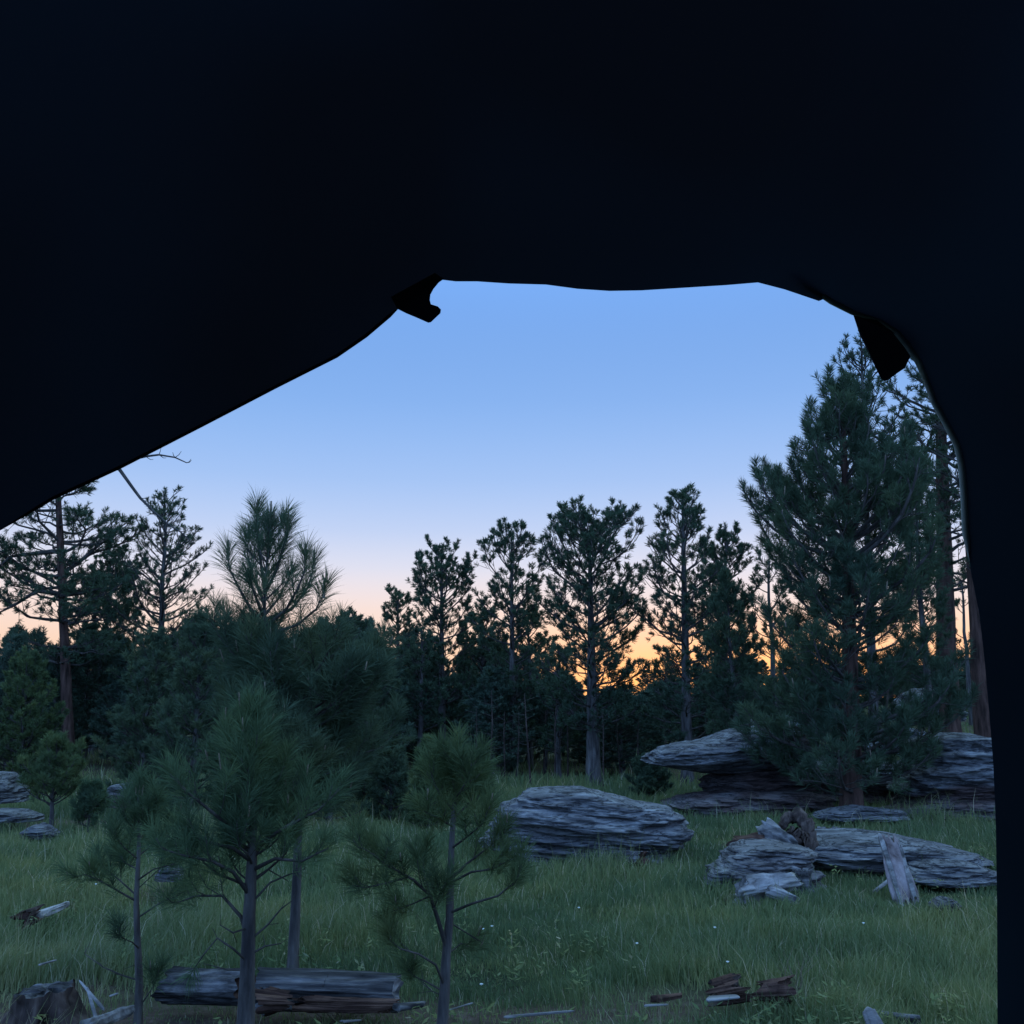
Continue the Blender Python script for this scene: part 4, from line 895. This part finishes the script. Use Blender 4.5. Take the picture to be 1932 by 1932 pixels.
def chunk(name, label, px0, px1, py0, py1, d, th, seed, m, cat='wood piece', group=None, ang=0.0, taper=.3, tiltz=0.0, m2=None):
    """weathered splintered wood: bent, ridged slab with real thickness"""
    a = np.array(P(px0, py0, d)); c = np.array(P(px1, py1, d)); w = th
    return plank(name, label, a, c, w[0], w[1], seed, m, cat, group, taper, ang)
def plank(name, label, a, c, w, t, seed, m, cat, group, taper=.3, ang=0.0, curl=.0):
    a = np.array(a, float); c = np.array(c, float); ax = c - a; L = np.linalg.norm(ax); ax /= L
    up = np.array([0, 0, 1.0]) if abs(ax[2]) < .8 else np.array([0, -1.0, 0.0])
    sd = unit(np.cross(ax, up)); uv = np.cross(sd, ax)
    if ang: sd, uv = sd * math.cos(ang) + uv * math.sin(ang), -sd * math.sin(ang) + uv * math.cos(ang)
    n = 40; s = 40; T, A = np.meshgrid(np.linspace(0, 1, n), np.linspace(0, 2 * math.pi, s, endpoint=False), indexing='ij')
    ca, sa = np.cos(A), np.sin(A)
    X_ = np.sign(ca) * np.abs(ca) ** .6 * w / 2; Y_ = np.sign(sa) * np.abs(sa) ** .6 * t / 2
    q = np.stack([(T * L * 6).ravel(), (X_ * 26).ravel(), (Y_ * 26 + seed).ravel()], 1)
    nn = vnoise(q, seed).reshape(T.shape); n2 = vnoise(q * np.array([.6, 3, 3]), seed + 1).reshape(T.shape)
    prof = (1 - taper * T) * np.clip(np.minimum(T * 14 + .35, (1 - T) * 10 + .35), 0, 1)
    X_ = X_ * prof * (1 + .35 * nn + .25 * n2) ; Y_ = Y_ * prof * (1 + .45 * n2 + .35 * nn) + curl * (X_ / (w / 2 + 1e-6)) ** 2
    endj = .17 * L * vnoise(np.stack([(X_ * 45).ravel(), (Y_ * 20).ravel(), T.ravel() * 0 + seed], 1), 9).reshape(T.shape)
    al = T * L + endj * sstep(.6, 1, T) - endj * sstep(.4, 0, T)
    v = a + al[..., None] * ax + X_[..., None] * sd + Y_[..., None] * uv
    v = v.reshape(-1, 3); ii = np.arange(n - 1)[:, None] * s + np.arange(s)[None, :]; jn = np.arange(n - 1)[:, None] * s + (np.arange(s)[None, :] + 1) % s
    Q = np.stack([ii, jn, jn + s, ii + s], -1).reshape(-1, 4); e0 = v[:s].mean(0); e1 = v[-s:].mean(0); kk = np.arange(s); N0 = len(v)
    v = np.concatenate([v, [e0, e1]]); b_ = (n - 1) * s
    tri = np.concatenate([np.stack([(kk + 1) % s, kk, np.full(s, N0)], 1), np.stack([b_ + kk, b_ + (kk + 1) % s, np.full(s, N0 + 1)], 1)])
    return tag(obj(name, mesh_np(name, v - a, tri, Q, [M[m]]), loc=tuple(a)), label, cat, group)
gw = 'broken dead wood around the flat rocks'
bs = empty('bark_slab', GP(1706, 1702, 8.6), 'tall pinkish grey slab of bark leaning upright against the flat rock', 'bark slab', gw)
for nm_, a_, c_, w_, t_, sd_, m_ in (('inner_face', GP(1713, 1702, 8.6), GP(1679, 1585, 9.0), .17, .05, 3, 'slab_wood'), ('split_edge', GP(1700, 1708, 8.57), GP(1664, 1590, 8.97), .04, .055, 4, 'old_wood'), ('split_edge', GP(1727, 1700, 8.57), GP(1696, 1590, 8.97), .035, .05, 8, 'old_wood')):
    o = plank(nm_, None, a_, c_, w_, t_, sd_, m_, None, None, .05); o.parent = bs; o.location = Vector(a_) - bs.location
plank('wood_slab', 'pale splintered wood slab lying in the grass below the mossy rock shelf', GP(1390, 1690, 8.6), GP(1500, 1668, 8.8), .30, .13, 5, 'pale_wood', 'wood piece', gw, .1, ang=.7)
plank('wood_slab', 'short pale wood end at the right of the splintered slab', GP(1450, 1680, 8.5), GP(1506, 1700, 8.4), .12, .08, 6, 'old_wood', 'wood piece', gw, .2)
rr_ = np.random.default_rng(5); tb = Tubes(); b0 = np.array(P(1490, 1600, 10.2))
for pts, ra in (([(1528, 1608, 10.2), (1527, 1580, 10.2), (1521, 1552, 10.2), (1507, 1538, 10.25), (1490, 1540, 10.3), (1476, 1556, 10.3), (1462, 1566, 10.3)], [.10, .085, .075, .07, .06, .05, .03]),
                ([(1520, 1600, 10.15), (1508, 1580, 10.1), (1497, 1570, 10.1), (1486, 1572, 10.1)], [.09, .08, .06, .03]), ([(1530, 1606, 10.3), (1505, 1600, 10.2), (1478, 1600, 10.1), (1450, 1590, 10.1)], [.09, .1, .09, .05])):
    pa = np.array([P(*q) for q in pts]) - b0; tq = np.linspace(0, 1, 30); tk = np.linspace(0, 1, len(pa)); pq = np.column_stack([np.interp(tq, tk, pa[:, k]) for k in range(3)]); rq = np.interp(tq, tk, ra) * (1 + .12 * rr_.uniform(-1, 1, 30))
    tb.add(pq + rr_.normal(size=pq.shape) * .008, rq * .85, 16, rough=.30, rng=rr_)
tag(obj('root_chunk', tb.mesh('root_chunk', M['stump_bark'], False), loc=tuple(b0)), 'gnarled arched root chunk, dark brown, on top of the mossy rock shelf', 'wood piece', gw)
plank('root_chunk', 'grey broken root wood leaning left against the curved root chunk', GP(1500, 1600, 10.0), GP(1436, 1562, 10.2), .22, .17, 9, 'old_wood', 'wood piece', gw, .1)
plank('root_chunk', 'low dark rotten root at the left foot of the broken root wood', GP(1385, 1598, 10.1), GP(1480, 1588, 10.2), .20, .16, 10, 'rot_wood', 'wood piece', gw, .1)
plank('stick', 'thin pale stick lying across the mossy rock shelf', GP(1430, 1632, 9.0), GP(1515, 1640, 8.9), .03, .03, 11, 'old_wood', 'stick', gw)
plank('stick', 'thin pale stick propped behind the foot of the leaning bark slab', GP(1640, 1690, 9.0), GP(1690, 1650, 9.2), .03, .03, 12, 'old_wood', 'stick', gw)
log('log', 'short broken log end half sunk in grass before the striped boulder', GP(1186, 1620, 10.2), GP(1212, 1618, 10.0), .075, .06, 'log_bark', 'rot_wood', 12, rough=.25, nseg=20)
plank('fallen_branch', 'pale fallen branch lying in the grass at far left', GP(60, 1732, 7.6), GP(128, 1705, 7.9), .085, .06, 13, 'pale_wood', 'branch', gl, .4)
log('log', 'charred dark butt end of the pale fallen branch', GP(42, 1738, 7.5), GP(72, 1724, 7.6), .06, .05, 'stump_bark', 'rot_wood', 14, nseg=16, group=gl, rough=.25)
plank('fallen_branch', 'smooth pale branch lying on the litter right of the dark stump', GP(165, 1935, 4.95), GP(246, 1904, 5.3), .07, .05, 15, 'old_wood', 'branch', gl, .3)
plank('stick', 'thin leaning stick beside the dark stump', GP(196, 1905, 5.2), GP(150, 1850, 5.35), .016, .016, 16, 'old_wood', 'stick', gl, .5)
plank('stick', 'short upright stick between the dark stump and pale branch', GP(180, 1918, 5.1), GP(166, 1868, 5.2), .018, .016, 17, 'old_wood', 'stick', gl, .5)
plank('wood_chip', 'tiny pale curved wood chip in the grass above the dark stump', GP(76, 1820, 6.2), GP(104, 1812, 6.3), .024, .012, 18, 'old_wood', 'wood chip', gl)
plank('wood_chip', 'tiny white chip on the litter left of the slim sapling base', GP(205, 1880, 5.4), GP(226, 1873, 5.4), .02, .012, 19, 'pale_wood', 'wood chip', gl)
plank('wood_piece', 'pale splintered wood just right of the sawn end of the long log', GP(745, 1900, 5.3), GP(806, 1893, 5.35), .05, .035, 20, 'log_bark', 'wood piece', gl)
plank('wood_piece', 'thin pale splinters right of the forked sapling base', GP(848, 1905, 5.2), GP(892, 1892, 5.3), .016, .01, 21, 'old_wood', 'wood piece', gl)
plank('wood_piece', 'pale chip at the bottom edge below the long log', GP(640, 1928, 4.95), GP(690, 1924, 5.0), .02, .01, 22, 'old_wood', 'wood chip', gl)
plank('wood_piece', 'orange brown broken wood bits in the grass at bottom centre right', GP(1235, 1888, 5.5), GP(1290, 1878, 5.6), .045, .03, 23, 'rot_wood', 'wood piece', gl)
plank('wood_piece', 'pale grey stick under the orange brown wood bits', GP(1215, 1897, 5.4), GP(1262, 1895, 5.4), .018, .01, 24, 'old_wood', 'stick', gl)
plank('wood_piece', 'long thin splinter on the ground at bottom centre', GP(960, 1918, 5.1), GP(1075, 1908, 5.2), .02, .014, 25, 'old_wood', 'stick', gl)
log('log', 'short broken log with dark round end, left of two in the near grass', GP(1345, 1872, 5.7), GP(1402, 1860, 5.65), .052, .064, 'rot_wood', 'stump_bark', 26, nseg=60, group=gl, rough=.25)
log('log', 'short broken log with brown hollow end, right of two in the near grass', GP(1432, 1872, 5.7), GP(1492, 1868, 5.65), .046, .064, 'bark_red', 'rot_wood', 27, nseg=60, group=gl, rough=.22)
plank('wood_piece', 'pale broken slab under the left short log in the near grass', GP(1335, 1885, 5.5), GP(1392, 1880, 5.5), .05, .02, 28, 'old_wood', 'wood piece', gl)
plank('wood_piece', 'white splintered stub at the bottom right edge', GP(1655, 1945, 5.1), GP(1638, 1905, 5.15), .07, .04, 29, 'old_wood', 'wood piece', gl, .2)
plank('wood_piece', 'dark low wood behind the white splintered stub', GP(1650, 1915, 5.5), GP(1740, 1925, 5.4), .06, .05, 30, 'log_bark', 'wood piece', gl)

# ------------------------------------------------------------------ grass
rg = np.random.default_rng(77)
def make_grass(n, dmin, dmax, name, hfun, wmul=1.0):
    d = dmin * (dmax / dmin) ** rg.random(n)          # more blades where they show large
    x = rg.uniform(-1, 1, n) * (0.53 * d + 0.6)
    q = np.stack([x * .9, d * .9, d * 0], 1)
    cl = vnoise(q, 51); cl2 = vnoise(q * 3.3, 52); cl3 = vnoise(q * .35, 53)
    lt = litter(x, d)
    keep = rg.random(n) > np.clip(lt * 1.0 + np.where(cl2 < -.55, .25, 0), 0, .80)
    x, d, cl, cl2, cl3, lt = [a[keep] for a in (x, d, cl, cl2, cl3, lt)]; n = len(x)
    h = hfun(d) * (0.80 + .35 * cl + .40 * cl2 + .2 * cl3) * rg.uniform(.55, 1.35, n) * (1 - .5 * np.clip(lt, 0, 1)); h = np.maximum(h, .03)
    tall_ = rg.random(n) < .04; h = np.where(tall_, h * 1.9, h)
    w = np.clip(.0012 * d ** .85, .0035, .014) * rg.uniform(.6, 1.25, n) * wmul; w = np.where(tall_, w * .6, w)
    z = gz(x, d) - .01
    la = rg.uniform(0, 2 * math.pi, n); lean = h * (np.abs(rg.normal(size=n)) * .35 + .1)
    lx = np.cos(la) * lean + .12 * h * cl3; ly = np.sin(la) * lean
    fa = rg.uniform(-1.0, 1.0, n); fx = np.cos(fa) * w / 2; fy = np.sin(fa) * w / 2
    B = np.stack([x, d, z], 1); F = np.stack([fx, fy, 0 * fx], 1)
    m = B + np.stack([lx * .35, ly * .35, h * .6], 1); t = B + np.stack([lx, ly, h * rg.uniform(.82, 1, n)], 1)
    v = np.stack([B - F, B + F, m + F * .8, m - F * .8, t], 1).reshape(-1, 3); k = np.arange(n) * 5
    me = mesh_np(name, v, np.stack([k + 3, k + 2, k + 4], 1), np.stack([k, k + 1, k + 2, k + 3], 1), [M['grass']])
    c = .33 + .18 * cl + .10 * cl3 + rg.normal(size=n) * .10 + .25 * lt; c = c + .10 * sstep(0, -3.5, x); c = np.where(rg.random(n) < .08, rg.uniform(.8, 1, n), c); c = np.where(tall_, c + .2, c)
    at = me.attributes.new('blade', 'FLOAT', 'POINT'); at.data.foreach_set('value', np.repeat(np.clip(c, 0, 1), 5).astype(np.float32))
    return obj(name, me)
tag(make_grass(330000, 3.6, 19.5, 'meadow_grass', lambda d: .085 + .009 * np.clip(d, 4, 14)), 'soft green meadow grass covering the clearing', 'grass', kind='stuff')
tag(make_grass(26000, 19.5, 34, 'undergrowth', lambda d: .28 + 0 * d, 1.6), 'low dark undergrowth on the shaded forest floor', 'undergrowth', kind='stuff')

def weeds(n, name, label):
    d = 4.0 * (17 / 4.0) ** rg.random(n); x = rg.uniform(-1, 1, n) * (.53 * d + .5)
    q = np.stack([x * .6, d * .6, d * 0], 1); k = (vnoise(q, 61) + .4 * vnoise(q * 3, 62) > .18) & (litter(x, d) < .6); x, d = x[k], d[k]
    m = 14; x = np.repeat(x, m); d = np.repeat(d, m); n = len(x); a = rg.uniform(0, 6.28, n); hh = rg.uniform(.05, .17, n); sp = rg.uniform(.01, .07, n)
    z = gz(x, d); c = np.stack([x + np.cos(a) * sp, d + np.sin(a) * sp, z + hh], 1); l = rg.uniform(.012, .03, n); w = l * .38
    ax = np.stack([np.cos(a), np.sin(a), rg.uniform(-.4, .7, n)], 1); sd = np.stack([-np.sin(a), np.cos(a), rg.uniform(-.3, .3, n)], 1)
    v = np.stack([c - ax * l[:, None], c + sd * w[:, None], c + ax * l[:, None], c - sd * w[:, None]], 1).reshape(-1, 3); i = np.arange(n) * 4
    me = mesh_np(name, v, None, np.stack([i, i + 1, i + 2, i + 3], 1), [M['grass']])
    at = me.attributes.new('blade', 'FLOAT', 'POINT'); at.data.foreach_set('value', np.repeat(np.clip(rg.normal(.5, .2, n), 0, 1), 4).astype(np.float32))
    tag(obj(name, me), label, 'weeds', kind='stuff')
weeds(900, 'meadow_weeds', 'low leafy weeds scattered through the meadow grass')
# dry tufts and stalk clumps, and a few tiny pale flowers
def dry_clump(px, py, label, n=26, h=.3, sp=.10, c='candle'):
    p = G(px, py); tb = Tubes(); rr = np.random.default_rng(px)
    for _ in range(n):
        a = rr.uniform(0, 6.28); l = rr.uniform(.2, 1) * sp * 1.6; hh = h * rr.uniform(.5, 1.1); bx = rr.normal(size=2) * sp * .25
        b0 = np.array([bx[0], bx[1], -.01]); tb.add([b0, b0 + np.array([math.cos(a) * l * .35, math.sin(a) * l * .35, hh * .6]), b0 + np.array([math.cos(a) * l, math.sin(a) * l, hh])], [.0018, .0014, .0007], 3)
    tag(obj('dry_grass_clump', tb.mesh('dry_grass_clump', M[c], False), loc=tuple(p)), label, 'dry grass', 'clumps of dry stalks in the meadow')
dry_clump(1500, 1880, 'clump of tall dry stalks right of the two short broken logs', h=.28, n=18)
dry_clump(300, 1720, 'pale dry grass clump right of the slim sapling trunk', h=.3, n=40, sp=.2)
dry_clump(1470, 1920, 'dry bent stalks at the bottom edge right of the short logs', h=.2, n=16)
dry_clump(640, 1925, 'dry curled stalks in front of the long grey log', h=.16, n=34, sp=.2)
dry_clump(110, 1915, 'few dry stalks leaning against the dark cut stump', h=.14, n=12)
dry_clump(1050, 1610, 'dry upright grass tuft before the left half of the striped boulder', h=.3, n=50, sp=.35)
fb = Tubes(); fb.add([(0, 0, 0), (.004, 0, .10), (.01, 0, .20)], [.0015, .0012, .001], 4)
hb = Tubes()
for k in range(5):
    a = k * 1.257; hb.add([(.01, 0, .20), (.01 + math.cos(a) * .006, math.sin(a) * .006, .208), (.01 + math.cos(a) * .010, math.sin(a) * .010, .206)], [.0010, .0030, .001], 5)
f0 = None
for k, (px, py, lab) in enumerate([(908, 1758, 'tiny pale flower in the grass right of the forked sapling trunk'), (925, 1752, 'tiny pale flower right beside another, right of the forked sapling'), (904, 1880, 'tiny pale flower low in the grass right of the forked sapling base'),
                                   (1090, 1712, 'tiny pale flower in the open grass in front of the striped boulder'), (1348, 1755, 'tiny pale flower in the grass below the splintered wood slab'), (1372, 1830, 'tiny pale flower just above the left short broken log'),
                                   (1630, 1745, 'tiny pale flower in the grass left of the leaning bark slab foot'), (175, 1660, 'tiny pale flower in the grass left of the slim sapling'), (1200, 1790, 'tiny pale flower alone in the middle of the right meadow')]):
    p = G(px, py + 60)
    if f0 is None:
        f0 = empty('wild_flower', (0, 0, 0), lab, 'flower', 'tiny pale flowers in the meadow'); obj('stem', fb.mesh('stem', M['needle_green'], False), f0); obj('blossom', hb.mesh('blossom', M['flower'], False), f0); o = f0
    else: o = copy_tree(f0)
    o['label'] = lab; o.location = (p.x, p.y, p.z)
